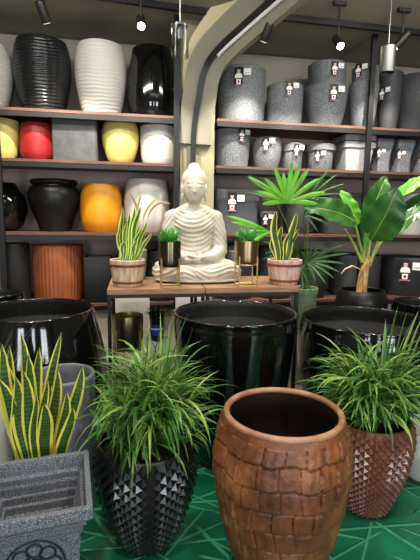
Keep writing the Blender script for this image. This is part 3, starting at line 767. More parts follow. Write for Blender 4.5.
def stud_pot(px, pyr, Yc, hw, m, label, prof, NCc=60, NRr=26, studs=.0135, name='studded_planter', body='pot_body'):
    X, Y, Zt, r = rimfit(px, pyr, Yc, hw)
    t = empty(name, (X, Y, .005), label, 'potted plant')
    zs = np.linspace(0, 1, NRr+1)
    pr = smoothprof([(a*r, b*Zt) for a, b in prof], 60)
    pr = [(q[0], min(max(q[1], 0.0), Zt)) for q in pr]
    pz = [q[1] for q in pr]; prr = [q[0] for q in pr]
    V = []; Fc = []
    # row heights shrink with the radius so the studs stay diamond shaped
    H = [0.]
    while H[-1] < Zt-.0001:
        rr = float(np.interp(H[-1], pz, prr)); H.append(min(Zt, H[-1]+2*pi*rr/NCc*1.0))
    if H[-1]-H[-2] < .4*(H[-2]-H[-3]): H.pop(-2)
    n = len(H)
    for j, z in enumerate(H):
        rr = float(np.interp(z, pz, prr))
        for i in range(NCc):
            th = 2*pi*i/NCc; k = rr/r
            d = studs*k if ((i+j) % 2 == 0 and 0 < j < n-1) else 0
            zz = z-(studs*.35*k if d else 0)
            V.append(((rr+d)*cos(th), (rr+d)*sin(th), zz))
    for j in range(n-1):
        for i in range(NCc):
            a = j*NCc+i; b = j*NCc+(i+1) % NCc; c = (j+1)*NCc+(i+1) % NCc; e = (j+1)*NCc+i
            if (i+j) % 2 == 0: Fc += [(a,b,e),(b,c,e)]      # odd-odd diagonal is b-e
            else: Fc += [(a,b,c),(a,c,e)]
    # rim, inside and bottom
    top = (n-1)*NCc; b0 = len(V)
    rt = float(prr[-1])
    for (q, z) in ((rt-.003, Zt+.006), (rt-.014, Zt+.006), (rt-.018, Zt), (rt-.02, Zt-.12)):
        for i in range(NCc): th = 2*pi*i/NCc; V.append((q*cos(th), q*sin(th), z))
    rings = [top]+[b0+k*NCc for k in range(4)]
    for a0, c0 in zip(rings[:-1], rings[1:]):
        for i in range(NCc): Fc.append((a0+i, a0+(i+1) % NCc, c0+(i+1) % NCc, c0+i))
    Fc.append(tuple(range(NCc-1, -1, -1))); Fc.append(tuple(rings[-1]+i for i in range(NCc)))
    mesh(body, (V, Fc), m, t, smooth=False)
    sV, sF, _ = lathe([(0,Zt-.05),(rt-.022,Zt-.05),(rt-.022,Zt-.035),(rt*.5,Zt-.02),(0,Zt-.015)], 40)
    mesh('soil', (sV, sF), soil, t)
    return t, (X, Y, Zt, r)
sp = [(.50,0),(.56,.02),(.74,.22),(.92,.48),(1.02,.75),(1.02,.9),(.98,1)]
t, (X, Y, Zt, r) = stud_pot(146.5, 440, 1.745, 49, black_stud, 'black diamond-studded pot with a bushy green grass plant, front left of centre', sp)
_c = at(68.5, 376.5, y=2.0); _s = at(40, 470, y=1.70); _f = at(45, 480, z=.55)
AV = tuple((q[0]-X, q[1]-Y, q[2], q[3]-Zt+.03) for q in ((_c[0]-.03, 2.01, .165, _c[2]+.01), (_s[0], 1.70, .21, 1.0), (_f[0], _f[1], .25, .56)))
g = grass_plant(0,0,0,0, 560, .42, 11, centers=((-.05,0),(.05,.02),(0,-.05),(.0,.06),(-.09,-.03),(.09,-.02)), W=.0145, avoid=((BP[0]-X, BP[1]-Y, BP[2]*1.14, BPH-Zt+.05),)+AV)
rnd = random.Random(5)
for k in range(22):   # tall upright blades
    az = rnd.uniform(-1.2,1.6); strap(g, (rnd.uniform(-.04,.08), rnd.uniform(-.03,.05), .08), az, rnd.uniform(.36,.50), .014, rnd.uniform(.02,.3), rnd.uniform(.05,.35), 8, .3, .2, 'grass', 1 if k % 2 else 0)
o = g.obj('foliage', [leaf_g, leaf_g2], t, sharp=None); o.location = (0,0,Zt-.03)
t, (X2, Y2, Zt2, r2) = stud_pot(371, 418, 1.80, 39, copper_glaze, 'brown diamond-studded pot with a bushy green grass plant, at right', sp)
g = grass_plant(0,0,0,0, 460, .40, 23, centers=((-.05,0),(.05,.02),(0,-.05),(.0,.06),(-.08,-.03),(.09,-.02)), W=.0155, avoid=((BP[0]-X2, BP[1]-Y2, BP[2]*1.14, BPH-Zt2+.05),))
rnd = random.Random(9)
for k in range(12):
    az = rnd.uniform(-1.0,1.2); strap(g, (rnd.uniform(.04,.14), rnd.uniform(-.03,.05), .08), az, rnd.uniform(.30,.5), .018, rnd.uniform(.05,.4), rnd.uniform(.05,.35), 8, .3, .2, 'grass', 1 if k % 2 else 0)
o = g.obj('foliage', [leaf_g, leaf_g2], t, sharp=None); o.location = (0,0,Zt2-.03)

# granite square planter, front left
def front_planter():
    zr = .55; B = at(93, 509, z=zr); Bb = at(88.5, 450.5, z=zr); dd = Bb-B; s = math.hypot(dd[0], dd[1]); ang = math.atan2(dd[1], dd[0])-pi/2; h = s/2
    cx_ = B[0]-cos(ang)*h-sin(ang)*h; cy_ = B[1]-sin(ang)*h+cos(ang)*h
    t = empty('square_planter', (cx_, cy_, .005), 'speckled blue-grey granite square planter with stepped empty inside, front left', 'planter', rz=ang)
    rings = [(0,0),(h*.66,0),(h*.66,.04),(h*.64,.045),(h*.79,zr*.83),(h*.83,zr*.84),(h*.83,zr*.87),(h*.89,zr*.88),(h*.89,zr*.90),(h*.95,zr*.92),(h*1.0,zr*.93),(h*1.0,zr-.005),(h*.995,zr),
             (h*.89,zr),(h*.88,zr-.012),(h*.86,zr-.05),(h*.79,zr-.055),(h*.785,zr-.075),(h*.75,zr-.085),(h*.74,zr-.11),(h*.70,zr-.115),(h*.695,zr-.14),(h*.65,zr-.145),(h*.645,zr-.17),(h*.60,zr-.175),(h*.59,zr-.2),(h*.5,zr-.205),(h*.49,zr-.32),(0,zr-.32)]
    V = []; Fc = []; idx = []
    for hr, z in rings:
        if hr == 0: idx.append([len(V)]); V.append((0,0,z)); continue
        idx.append(list(range(len(V), len(V)+4))); V += [(-hr,-hr,z),(hr,-hr,z),(hr,hr,z),(-hr,hr,z)]
    for a, b in zip(idx[:-1], idx[1:]):
        for j in range(4):
            k = (j+1) % 4
            if len(a) == 1: Fc.append((a[0], b[k], b[j]))
            elif len(b) == 1: Fc.append((a[j], a[k], b[0]))
            else: Fc.append((a[j], a[k], b[k], b[j]))
    o = mesh('planter_body', (V, Fc), granite_blue, t, smooth=False)
    bv = o.modifiers.new('b', 'BEVEL'); bv.width = .004; bv.segments = 2; bv.limit_method = 'ANGLE'
    # round medallion with flower relief on the front face
    g = G(); R = h*.5; zc = zr*.82-R
    fy = lambda z: -h*(.64+.15*(z-.045)/(zr*.83-.045))-.001
    g.tube([(R*cos(a), fy(zc+R*sin(a)), zc+R*sin(a)) for a in np.linspace(0, 2*pi, 49)[:-1]], .0035, 6, closed=True)
    for k in range(8):
        a = 2*pi*k/8; c = (R*.62*cos(a), zc+R*.62*sin(a)); q = R*.26
        g.tube([(c[0]+q*cos(b), fy(c[1]+q*sin(b)), c[1]+q*sin(b)) for b in np.linspace(0, 2*pi, 19)[:-1]], .004, 6, closed=True)
    g.tube([(R*.25*cos(a), fy(zc+R*.25*sin(a)), zc+R*.25*sin(a)) for a in np.linspace(0, 2*pi, 19)[:-1]], .006, 6, closed=True)
    g.obj('flower_medallion', mat('dark engraved granite', (30,33,40), .6), t)['label'] = 'round flower relief'
    return cx_, cy_, h, zr
FP = front_planter()

# snake plant behind it
def snake_leaf_px(g, basepx, tipx, tipy, Yb, X0, Y0, Z0, W, bow=0, dy=0.0, m=0, face=0):
    """snake plant leaf: stiff blade between two points with an S curve"""
    A = at(basepx[0], basepx[1], y=Yb); B = at(tipx, tipy, y=Yb+dy)
    A = A-np.array([X0,Y0,Z0]); B = B-np.array([X0,Y0,Z0]); n = 12
    S0 = np.array([cos(face), sin(face), 0]); V = []; UV = []
    D = B-A; D = D/np.linalg.norm(D); S = S0-D*(S0@D); S /= np.linalg.norm(S); Nn = np.cross(D, S)
    for i in range(n+1):
        t = i/n; c = A*(1-t)+B*t+S*bow*sin(pi*t)+S*.006*sin(2*pi*t*1.3+bow*50)+Nn*.012*sin(pi*t)
        w = W*(.5+1.15*t-.75*t*t)*(1-t**5)**.8 if i < n else .0006
        tw = .35*sin(t*3+face)
        s2 = S*cos(tw)+Nn*sin(tw); n2 = -S*sin(tw)+Nn*cos(tw)
        for u in (-1,-.5,0,.5,1): V.append(c+s2*u*w/2+n2*(u*u)*w*.16); UV.append((.5+u/2, t))
    Fc = [(i*5+j, i*5+j+1, (i+1)*5+j+1, (i+1)*5+j) for i in range(n) for j in range(4)]
    g.add(V, Fc, m, UV)
SYc = 1.70
Ps = at(40, 470, y=SYc); sz = .40
t = empty('potted_snake_plant', (Ps[0], SYc, .005), 'large snake plant with yellow leaf edges behind the granite planter', 'potted plant')
pot('pot_body', [(a*.105, b*sz) for a, b in [(.75,0),(.78,.01),(.9,.5),(1,1)]], black_matte, (0,0,0), parent=t, deep=.15)
sV, sF, _ = lathe([(0,sz-.05),(.088,sz-.05),(.088,sz-.04),(0,sz-.03)], 30); mesh('soil', (sV, sF), soil, t)
g = G()
for bx, tx, ty, W, bow, dy, yb in ((20,4,362,.05,.01,.0,1.7),(44,50,386,.045,-.01,.03,1.74),(30,14,378,.05,0,-.05,1.6),(50,66,392,.045,.012,.0,1.66),(24,0,345,.05,-.01,-.02,1.66),(30,20,334,.045,.012,.05,1.74),(33,27,355,.052,.0,.0,1.72),(28,8,347,.045,-.015,.03,1.76),(28,-2,380,.06,.012,-.03,1.62),
      (30,-4,350,.05,.0,-.0,1.72),(36,38,348,.05,-.012,.0,1.76),(38,57,370,.05,.012,.05,1.72),(32,22,372,.048,.01,-.05,1.6),(44,60,333,.042,-.012,.06,1.78),
      (40,43,404,.056,.01,-.05,1.62),(48,82,366,.05,.014,.0,1.70),(52,72,408,.046,.012,-.04,1.60),(36,35,396,.03,.0,-.04,1.6),(26,12,400,.036,-.005,-.04,1.6),(34,46,380,.034,.0,-.02,1.64)):
    snake_leaf_px(g, (bx*.8+8, 492), tx, ty, yb, Ps[0], SYc, 0, W*1.25, bow, dy, 0, random.uniform(-.4,.4))
g.obj('foliage', [leaf_snake], t, sharp=None)

# grey cement cylinder behind the snake plant
X, Y, Zt, r = rimfit(68.5, 376.5, 2.0, 32)
pot('cement_pot', [(a*r, b*Zt) for a, b in [(.9,0),(.92,.01),(.97,.5),(1,.99),(1,1)]], slate_cement, (X-.03,Y+.01,.005), 'blue-grey cement cylinder pot behind the snake plant', 'pot', n=80, wall=.02, deep=.5, smoothp=False)
# white pot lower left
Pw = at(-17, 390, y=1.93)
t = empty('white_planter', (Pw[0], 1.93, .005), 'cream white pot cut off by the left edge behind the granite planter', 'potted plant')
rw = 31*depth(Pw)/FPX
pot('pot_body', [(a*rw, b*Pw[2]) for a, b in [(.62,0),(.66,.01),(.85,.35),(.97,.75),(1,1)]], mat('cream white glaze',(224,220,208),.4), (0,0,0), parent=t, deep=.2)
g = G(); rnd = random.Random(2)
for k in range(16): strap(g, (rnd.uniform(-.04,.04), rnd.uniform(-.04,.04), Pw[2]-.1), rnd.uniform(-1.2,.9), rnd.uniform(.28,.5), .005, rnd.uniform(.1,.5), rnd.uniform(.1,.4), 8, .3, 0, 'grass')
g.obj('foliage', [leafmat('grey grass blade',(110,116,104),(170,172,156),None)], t, sharp=None)
# white pot lower right
X, Y, Zt, r = rimfit(430, 429, 1.98, 30)
pot('glazed_pot', [(a*r, b*Zt) for a, b in [(.55,0),(.6,.01),(.84,.12),(1.03,.4),(1.1,.62),(1.07,.85),(1,1)]], white_glaze, (X,Y,.005), 'white rounded pot cut off by the right edge beside the brown studded pot', 'pot', deep=.7, n=80)

# green plastic sheet on the floor
def sheet():
    nx, ny = 120, 100; V = []; Fc = []
    for j in range(ny+1):
        for i in range(nx+1):
            x = -1.4+4.4*i/nx; y = .35+2.5*j/ny
            z = .0015+.0018*abs(sin(x*5+y*3+sin(y*4)))+.001*abs(sin(x*9-y*7))
            V.append((x,y,z))
    for j in range(ny):
        for i in range(nx):
            a = j*(nx+1)+i; Fc.append((a,a+1,a+nx+2,a+nx+1))
    b = len(V); ring = [i for i in range(nx+1)]+[(k*(nx+1)+nx) for k in range(1, ny+1)]+[ny*(nx+1)+i for i in range(nx-1,-1,-1)]+[k*(nx+1) for k in range(ny-1,0,-1)]
    V += [(V[i][0], V[i][1], .0002) for i in ring]; q = len(ring)
    for k in range(q): Fc.append((ring[k], b+k, b+(k+1) % q, ring[(k+1) % q]))
    tag(mesh('floor_sheet', (V, Fc), green_sheet), 'creased glossy green plastic sheet spread under the front pots', 'floor sheet')
sheet()

# ------------------------------------------------------------------ things on the tables
def barrel(x0, x1, yt, yb, Yf, m, label, leaves, lm, base):
    xc_ = (x0+x1)/2; Yc = Yf
    for _ in range(3):
        P = at(xc_, yt+4, y=Yc); r = (x1-x0)/2*depth(P)/FPX; Yc = Yf+r
    h = at(xc_, yt+4, y=Yc)[2]-TZ
    t = empty('barrel_planter', (P[0], Yc, TZ+.001), label, 'potted plant', 'barrel planters with snake plants')
    ns = 26
    def fn(th, rr, z):
        u = (th/(2*pi)*ns) % 1; e = min(u, 1-u)
        return rr-(.003*(1-e/.12) if e < .12 else 0), z
    pr = [(a*r, b*h) for a, b in [(.76,0),(.78,.01),(.88,.3),(.94,.6),(1,.95),(1,1)]]
    V, Fc, fm = potgeo(pr, wall=.012, deep=.2, n=ns*8, fn=fn, dense=20, inner_mat=0)
    mesh('barrel_body', (V, Fc), m, t, fm=fm, sharp=40)
    for zz in (.17, .82):
        rr = float(np.interp(zz*h, [q[1] for q in pr], [q[0] for q in pr]))
        prf = [(rr+.001,zz*h-.009),(rr+.004,zz*h-.008),(rr+.005,zz*h+.008),(rr+.002,zz*h+.009)]
        V, Fc, _ = lathe(prf, 64); mesh('hoop', (V, Fc), band, t)
    V, Fc, _ = lathe([(0,h*.75),(r-.016,h*.75),(r-.016,h*.9),(0,h*.92)], 30); mesh('soil', (V, Fc), soil, t)
    g = G()
    for q in leaves:
        bx, tx, ty, W, bow, fc = q[:6]
        snake_leaf_px(g, (bx, yt+4), tx, ty, Yc+random.uniform(-.03,.03), P[0], Yc, TZ, W*1.9, bow, 0, 0, fc*.6)
    g.obj('foliage', [lm], t, sharp=None)
    return P[0], Yc, r
barrel(110, 145, 256, 287, 2.97, barrelw, 'pale whitewashed barrel planter with a dense narrow snake plant, left end of table',
       [(120,122,207,.024,.006,.3),(124,126,220,.02,-.004,-.5),(126,129,214,.026,.004,.9),(128,134,207,.024,.006,.2),(122,119,226,.018,-.006,.2),(131,140,206,.028,-.004,.4),(133,146,222,.02,.004,0),
        (135,151,232,.018,.006,-.3),(131,141,228,.02,0,.5),(126,131,232,.02,.0,.2),(124,118,236,.016,-.004,.1),(134,138,226,.018,.004,.8),(129,127,238,.02,.0,-.2),(121,124,240,.02,0,0),(132,136,240,.02,0,.3)], leaf_snake_d, 0)
barrel(267.5, 302, 256, 287, 2.97, barrelp, 'pinkish barrel planter with a tall yellow-edged snake plant, right end of table',
       [(279,275,211,.042,-.006,.1),(282,281,226,.04,.0,.4),(286,296,212,.036,.012,-.2),(284,289,232,.03,.004,.5),(288,298,228,.026,.008,.2),(277,272,236,.026,-.006,0)], leaf_snake, 0)
def gold_planter(x0, x1, yt, ybpot, Yf, label, seed, body):
    xc_ = (x0+x1)/2; P = at(xc_, yt, y=Yf+.07); r = (x1-x0)/2*depth(P)/FPX; Yc = Yf+r; P = at(xc_, yt, y=Yc)
    zt = P[2]-TZ; zb = at(xc_, ybpot, y=Yc)[2]-TZ
    t = empty('gold_planter', (P[0], Yc, TZ+.001), label, 'potted plant', 'gold planters on wire stands')
    V, Fc, fm = potgeo([(r*.78,0),(r*.84,.004),(r*.92,.02),(r*.94,(zt-zb)*.5),(r*.95,(zt-zb))], wall=.004, deep=.25, n=64, dense=30)
    o = mesh('pot_body', (V, Fc), [body, body], t, fm=fm, sharp=50); o.location = (0,0,zb)
    V, Fc, _ = lathe([(0,zt-.04),(r*.88,zt-.04),(r*.88,zt-.022),(0,zt-.018)], 30); mesh('soil', (V, Fc), soil, t)
    g = G(); w = .0055
    ring = lambda z, q: [(q*cos(a), q*sin(a), z) for a in np.linspace(0, 2*pi, 41)[:-1]]
    g.tube(ring(zb-.004, r*.8), w, 8, closed=True)
    sq = r*1.02
    for a in (pi*.25, pi*.75, pi*1.25, pi*1.75):
        g.tube([(sq*cos(a), sq*sin(a), w), (sq*cos(a), sq*sin(a), zb+(zt-zb)*.35)], w, 8)
        g.tube([(sq*cos(a), sq*sin(a), zb-.004), (r*.78*cos(a), r*.78*sin(a), zb-.004)], w, 8)
    cs = [(sq*cos(a), sq*sin(a), w) for a in (pi*.25, pi*.75, pi*1.25, pi*1.75)]
    g.tube(cs, w, 8, closed=True); g.obj('wire_stand', brass, t)
    g = G(); rnd = random.Random(seed)
    for k in range(70):
        az = rnd.uniform(0, 2*pi); q = rnd.uniform(.05,.95)
        strap(g, (rnd.uniform(-.045,.045), rnd.uniform(-.045,.045), zt-.03+rnd.uniform(0,.03)), az, rnd.uniform(.07,.12), rnd.uniform(.022,.03), q, rnd.uniform(-.3,.6), 7, .35, rnd.uniform(-.4,.4), 'lance', 0, 0)
    g.obj('foliage', [leaf_suc], t, sharp=None)
gold_planter(157.5, 182, 241.5, 267, 2.925, 'dark mirrored planter on a gold wire stand in front of the statue', 3, bronze)
gold_planter(234, 259.5, 241, 264, 2.925, 'gold planter on a wire stand right of the statue', 8, old_gold)
# small grey pot with dried plumes, behind the left barrel
X, Y, Zt, r = rimfit(143, 252, 3.26, 9.5); Y0 = 3.42; X -= .035
t = empty('grass_vase', (X, Y0, TZ+.001), 'small grey pot with dried cream foxtail plumes behind the pale barrel planter', 'dried plant')
hh = Zt-TZ
pot('pot_body', [(a*r, b*hh) for a, b in [(.7,0),(.74,.01),(.9,.5),(1,1)]], mat('small grey pot',(118,126,130),.5), (0,0,0), parent=t, deep=.4)
def plume(pts, label=None):
    g = G(); Q = [at(px, py, y=Yq)-np.array([X, Y0, TZ]) for px, py, Yq in pts]
    S_ = []
    QQ = [2*Q[0]-Q[1]]+Q+[2*Q[-1]-Q[-2]]
    for i in range(len(QQ)-3):
        for j in range(6):
            tt = j/6; a, b, c, d = QQ[i:i+4]; S_.append(.5*((2*b)+(-a+c)*tt+(2*a-5*b+4*c-d)*tt*tt+(-a+3*b-3*c+d)*tt**3))
    S_.append(Q[-1]); n = len(S_); k = int(n*.42)
    g.tube(S_[:k+1], .0016, 6)
    m_ = n-k; g.tube(S_[k:], [max(.001, .0085*sin(pi*(.12+.86*i/(m_-1)))) for i in range(m_)], 8)
    rnd = random.Random(4)
    for i in range(k, n-1):
        for q in range(14):
            az = rnd.uniform(0, 2*pi); strap(g, S_[i]+(S_[i+1]-S_[i])*rnd.random(), az, .02, .0014, rnd.uniform(.5,1.6), .2, 2, 0, 0, 'x')
    g.obj('plume', dry, t, sharp=None)
plume([(143,252,3.26),(140,232,3.26),(138,214,3.24),(134,200,3.22),(128,191,3.2)])
plume([(143,252,3.26),(143,232,3.26),(144,216,3.25),(150,205,3.24),(158,198,3.22)])
plume([(143,252,3.26),(146,230,3.25),(150,212,3.22),(160,203,3.15),(170,204,3.08)])
plume([(143,252,3.26),(139,225,3.26),(138,208,3.26),(140,196,3.26),(139,188,3.26)])
# small stone ball pot by the gold planter at right rear
X3, Y3, Zt3, r3 = rimfit(231, 252, 3.34, 6)
pot('small_pot', [(a*r3, b*(Zt3-TZ)) for a, b in [(.8,0),(.82,.01),(.95,.5),(1,1)]], mat('small taupe pot',(112,104,98),.5), (X3+.03,3.345,TZ+.001), 'small taupe pot behind the gold planter right of the statue', 'pot', deep=.4)

# ------------------------------------------------------------------ things under the tables
def brass_tall():
    P = at(128, 315, y=3.2); r = 15*depth(P)/FPX; zt = P[2]
    t = empty('brass_planter', (P[0], 3.2, 0), 'dark brass cylinder planter on legs under the left table', 'planter')
    V, Fc, fm = potgeo([(r*.9,0),(r*.95,.01),(r,.03),(r,.26)], wall=.006, deep=.85, n=64, smoothp=False)
    o = mesh('pot_body', (V, Fc), [old_gold, brass], t, fm=fm, sharp=50); o.location = (0,0,zt-.26)
    g = G()
    for a in (pi*.25, pi*.75, pi*1.25, pi*1.75): g.tube([((r+.006)*cos(a), (r+.006)*sin(a), .0), ((r+.006)*cos(a), (r+.006)*sin(a), zt-.1)], .005, 8)
    g.tube([(r*.95*cos(a), r*.95*sin(a), zt-.268) for a in np.linspace(0, 2*pi, 41)[:-1]], .005, 8, closed=True)
    g.obj('wire_stand', brass, t)
brass_tall()
Pb = at(157, 340, y=3.3)
tag(G().box(Pb[0]-.08, Pb[0]+.1, 3.22, 3.4, 0, Pb[2]).obj('display_box', cream, smooth=False), 'cream display box under the left table, below the small potted plant', 'box')
t = empty('small_potted_plant', (Pb[0], 3.3, Pb[2]+.001), 'small plant in a dark pot with a blue label under the left table', 'potted plant')
rb = .062; hb = at(157, 313, y=3.3)[2]-Pb[2]
pot('pot_body', [(a*rb, b*hb) for a, b in [(.72,0),(.75,.01),(.9,.6),(1,1)]], black_satin, (0,0,0), parent=t, deep=.3)
V, Fc, _ = lathe([(rb*.80,hb*.22),(rb*.85,hb*.24),(rb*.93,hb*.6),(rb*.9,hb*.62)], 40); mesh('blue_label', (V, Fc), bluep, t)
V, Fc, _ = lathe([(rb*.885,hb*.42),(rb*.90,hb*.43),(rb*.915,hb*.49),(rb*.89,hb*.5)], 40); mesh('white_stripe', (V, Fc), paper_w, t)
g = G(); rnd = random.Random(6)
for k in range(16): strap(g, (0,0,hb-.06), rnd.uniform(0,2*pi), rnd.uniform(.08,.15), .03, rnd.uniform(.2,1.1), .5, 7, .3, 0, 'lance')
g.obj('foliage', [leafmat('dark small leaf',(26,44,34),(46,70,48))], t, sharp=None)
# white boards leaning under the table
def slab(x0, x1, py0, py1, Y, tilt, m, label, cat, name):
    A = at(x0, py0, y=Y); B = at(x1, py1, y=Y); cx_ = (A[0]+B[0])/2; w = abs(B[0]-A[0])/2
    o = G().box(-w, w, -.012, .012, 0, A[2]).obj(name, m, smooth=False); o.location = (cx_, Y, .001); o.rotation_euler = (tilt[0], 0, tilt[1])
    tag(o, label, cat)
slab(176, 206, 293, 340, 3.66, (-.05,.0), mat('white board',(222,222,216),.5), 'white board leaning on the plinth under the table seam', 'board', 'white_board')
slab(112, 150, 297, 340, 3.66, (-.06,.03), mat('off white board',(206,204,194),.5), 'off-white board leaning on the plinth behind the brass planter', 'board', 'white_board')

# ------------------------------------------------------------------ fan palm in the sage pot
PYc = 3.44
Pp = at(304, 288, y=PYc); rp_ = 13.5*depth(Pp)/FPX
PX = max(Pp[0], xc+rp_+.02)
t = empty('potted_fan_palm', (PX, PYc, 0), 'fan palm in a tall sage green pot at the right end of the tables', 'potted plant')
pot('pot_body', [(a*rp_, b*Pp[2]) for a, b in [(.66,0),(.7,.01),(.85,.5),(.97,.95),(1.03,.955),(1.03,1)]], sage, (0,0,0), parent=t, deep=.12)
V, Fc, _ = lathe([(0,Pp[2]-.08),(rp_*.88,Pp[2]-.08),(rp_*.88,Pp[2]-.06),(0,Pp[2]-.05)], 30); mesh('soil', (V, Fc), soil, t)
O = np.array([PX, PYc, 0]); zs = Pp[2]-.06
def fan(gs, gl, hub, tips, W, m, Yh, Yt=None, basez=zs, droop=.03):
    Hb = at(hub[0], hub[1], y=Yh)-O
    base = np.array([random.uniform(-.03,.03), random.uniform(-.03,.03), basez])
    mid = base*.5+Hb*.5+np.array([(base[0]-Hb[0])*.2, 0, .06])
    pts = [base*(1-s)**2+2*mid*s*(1-s)+Hb*s*s for s in np.linspace(0,1,10)]
    gs.tube(pts, .0045, 6)
    for (tx, ty) in tips:
        T = at(tx, ty, y=(Yt if Yt else Yh-.03)+random.uniform(-.04,.04))-O
        D = T-Hb; L_ = np.linalg.norm(D); D = D/L_
        n = 10; Vf = np.array([0,-1,.25]); Vf -= D*(Vf@D); Vf /= np.linalg.norm(Vf); S = np.cross(D, Vf); V = []; UV = []
        for i in range(n+1):
            s = i/n; w = W*(.22+1.5*s-.2*s*s)*(1-s**3.2)**.8 if s < .99 else W*.05
            w = min(w, W)
            c = Hb+D*L_*s+np.array([0,-.01,-droop*s*s])+Vf*.01*sin(pi*s)
            V += [c-S*w/2-Vf*w*.15, c+Vf*w*.08, c+S*w/2-Vf*w*.15]; UV += [(0,s),(.5,s),(1,s)]
        Fc = []
        for i in range(n): b = i*3; Fc += [(b,b+1,b+4,b+3),(b+1,b+2,b+5,b+4)]
        gl.add(V, Fc, m, UV)
gs = G(); gl = G()
fan(gs, gl, (286,203), [(247,172),(264,174),(274,163),(283,168),(292,158),(300,160),(309,164),(320,174),(326,188),(254,187),(262,200),(318,200)], .042, 0, 3.12)
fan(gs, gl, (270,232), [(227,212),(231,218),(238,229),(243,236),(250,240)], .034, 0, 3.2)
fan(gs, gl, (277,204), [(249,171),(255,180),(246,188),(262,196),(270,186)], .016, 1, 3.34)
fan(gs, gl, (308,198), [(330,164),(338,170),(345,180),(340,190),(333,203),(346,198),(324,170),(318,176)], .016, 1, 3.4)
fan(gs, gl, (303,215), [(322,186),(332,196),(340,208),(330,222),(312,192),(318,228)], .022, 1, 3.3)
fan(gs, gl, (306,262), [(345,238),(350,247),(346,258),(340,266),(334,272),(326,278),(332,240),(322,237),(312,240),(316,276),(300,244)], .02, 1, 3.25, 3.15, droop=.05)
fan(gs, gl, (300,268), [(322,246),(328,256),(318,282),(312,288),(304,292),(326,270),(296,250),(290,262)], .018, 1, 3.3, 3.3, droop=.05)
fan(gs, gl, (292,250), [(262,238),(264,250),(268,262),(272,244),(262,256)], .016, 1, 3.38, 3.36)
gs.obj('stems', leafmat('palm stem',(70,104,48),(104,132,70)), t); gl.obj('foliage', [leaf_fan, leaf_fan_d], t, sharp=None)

# ------------------------------------------------------------------ banana-like plant
BY = 3.22
Pn = at(362, 290, y=BY); rn = 21.5*depth(Pn)/FPX
t = empty('potted_banana_plant', (Pn[0], BY, 0), 'broad-leaved plant with tan husked trunk in a black pot, right', 'potted plant')
pot('pot_body', [(a*rn, b*Pn[2]) for a, b in [(.7,0),(.74,.01),(1.0,.5),(1.14,.8),(1.16,.9),(1.08,.97),(1,1)]], black_satin, (0,0,0), parent=t, deep=.08)
V, Fc, _ = lathe([(0,Pn[2]-.068),(rn*.92,Pn[2]-.068),(rn*.92,Pn[2]-.04),(0,Pn[2]-.03)], 40); mesh('soil', (V, Fc), soil, t)
O = np.array([Pn[0], BY, 0])
def L(px, py, dy=0): return at(px, py, y=BY+dy)-O
g = G(); pts = [L(361,300),L(361.5,290),L(363,278),L(365,268),L(368,257)]
g.tube(pts, [.04,.037,.036,.034,.028], 14)
for k in range(9):
    a = 2*pi*k/9
    g.tube([p+np.array([cos(a),sin(a),0])*(.036-.002*i) for i, p in enumerate(pts)], [.008,.008,.007,.006,.003], 6)
g.obj('trunk', husk, t)
g = G()
st_ = [((362,262),(352,240),(345,229)),((364,260),(358,236),(353,214)),((367,262),(370,240),(375,212)),((368,264),(382,240),(392,226)),((369,266),(376,248),(381,232)),((363,258),(368,235),(371,205))]
for a, b, c in st_:
    A, B, D = L(*a), L(*b,-.02), L(*c,-.04)
    g.tube([A*(1-s)**2+2*B*s*(1-s)+D*s*s for s in np.linspace(0,1,9)], [.016-.011*s for s in np.linspace(0,1,9)], 8)
g.obj('leaf_stalks', petiole, t)
def banleaf(name, b, tp, W, up, m, db=-.04, dt=-.08, droop=.08, fold=.18, lab=None):
    g = G(); A = L(*b, db); B = L(*tp, dt); broad(g, A, B, W, up, droop, ripple=.008, fold=fold, n=20)
    n = len(g.v); K = 13
    g.tube([np.array(g.v[i*K+6])+np.array([0,-.002,0]) for i in range(0, 20)], [.004-.00015*i for i in range(20)], 6, m=1)
    o = g.obj(name, [m, petiole], t, sharp=None)
banleaf('leaf', (356,222), (302,208), .20, (.25,-.75,.35), leaf_ban, droop=.12, dt=-.12)
banleaf('leaf', (366,222), (386,176), .19, (-.2,-1,.15), leaf_ban, db=.03, dt=.06, droop=.05)
banleaf('leaf', (371,240), (397,188), .31, (-.1,-1,.5), leaf_ban, droop=.1, dt=-.2)
banleaf('leaf', (384,240), (432,206), .15, (.1,-.6,.9), leaf_ban, droop=.12, dt=-.15)
banleaf('leaf', (392,200), (440,176), .11, (-.3,-.7,.7), leaf_ban_l, droop=.14, db=.02, dt=-.1)
banleaf('leaf', (386,226), (430,192), .16, (.2,-1,.3), leaf_ban, droop=.1, db=.1, dt=.1)
banleaf('leaf', (358,225), (340,190), .14, (.2,-1,.1), leaf_ban_l, droop=.05, db=.05, dt=.1)
banleaf('leaf', (365,250), (366,214), .05, (0,-1,.1), leaf_ban_l, droop=.03)
g = G(); g.tube([L(362,270,-.02),L(352,266,-.06),L(345,269,-.08),L(341,274,-.09)], [.005,.007,.006,.002], 6); g.obj('withered_stalk', dry, t)

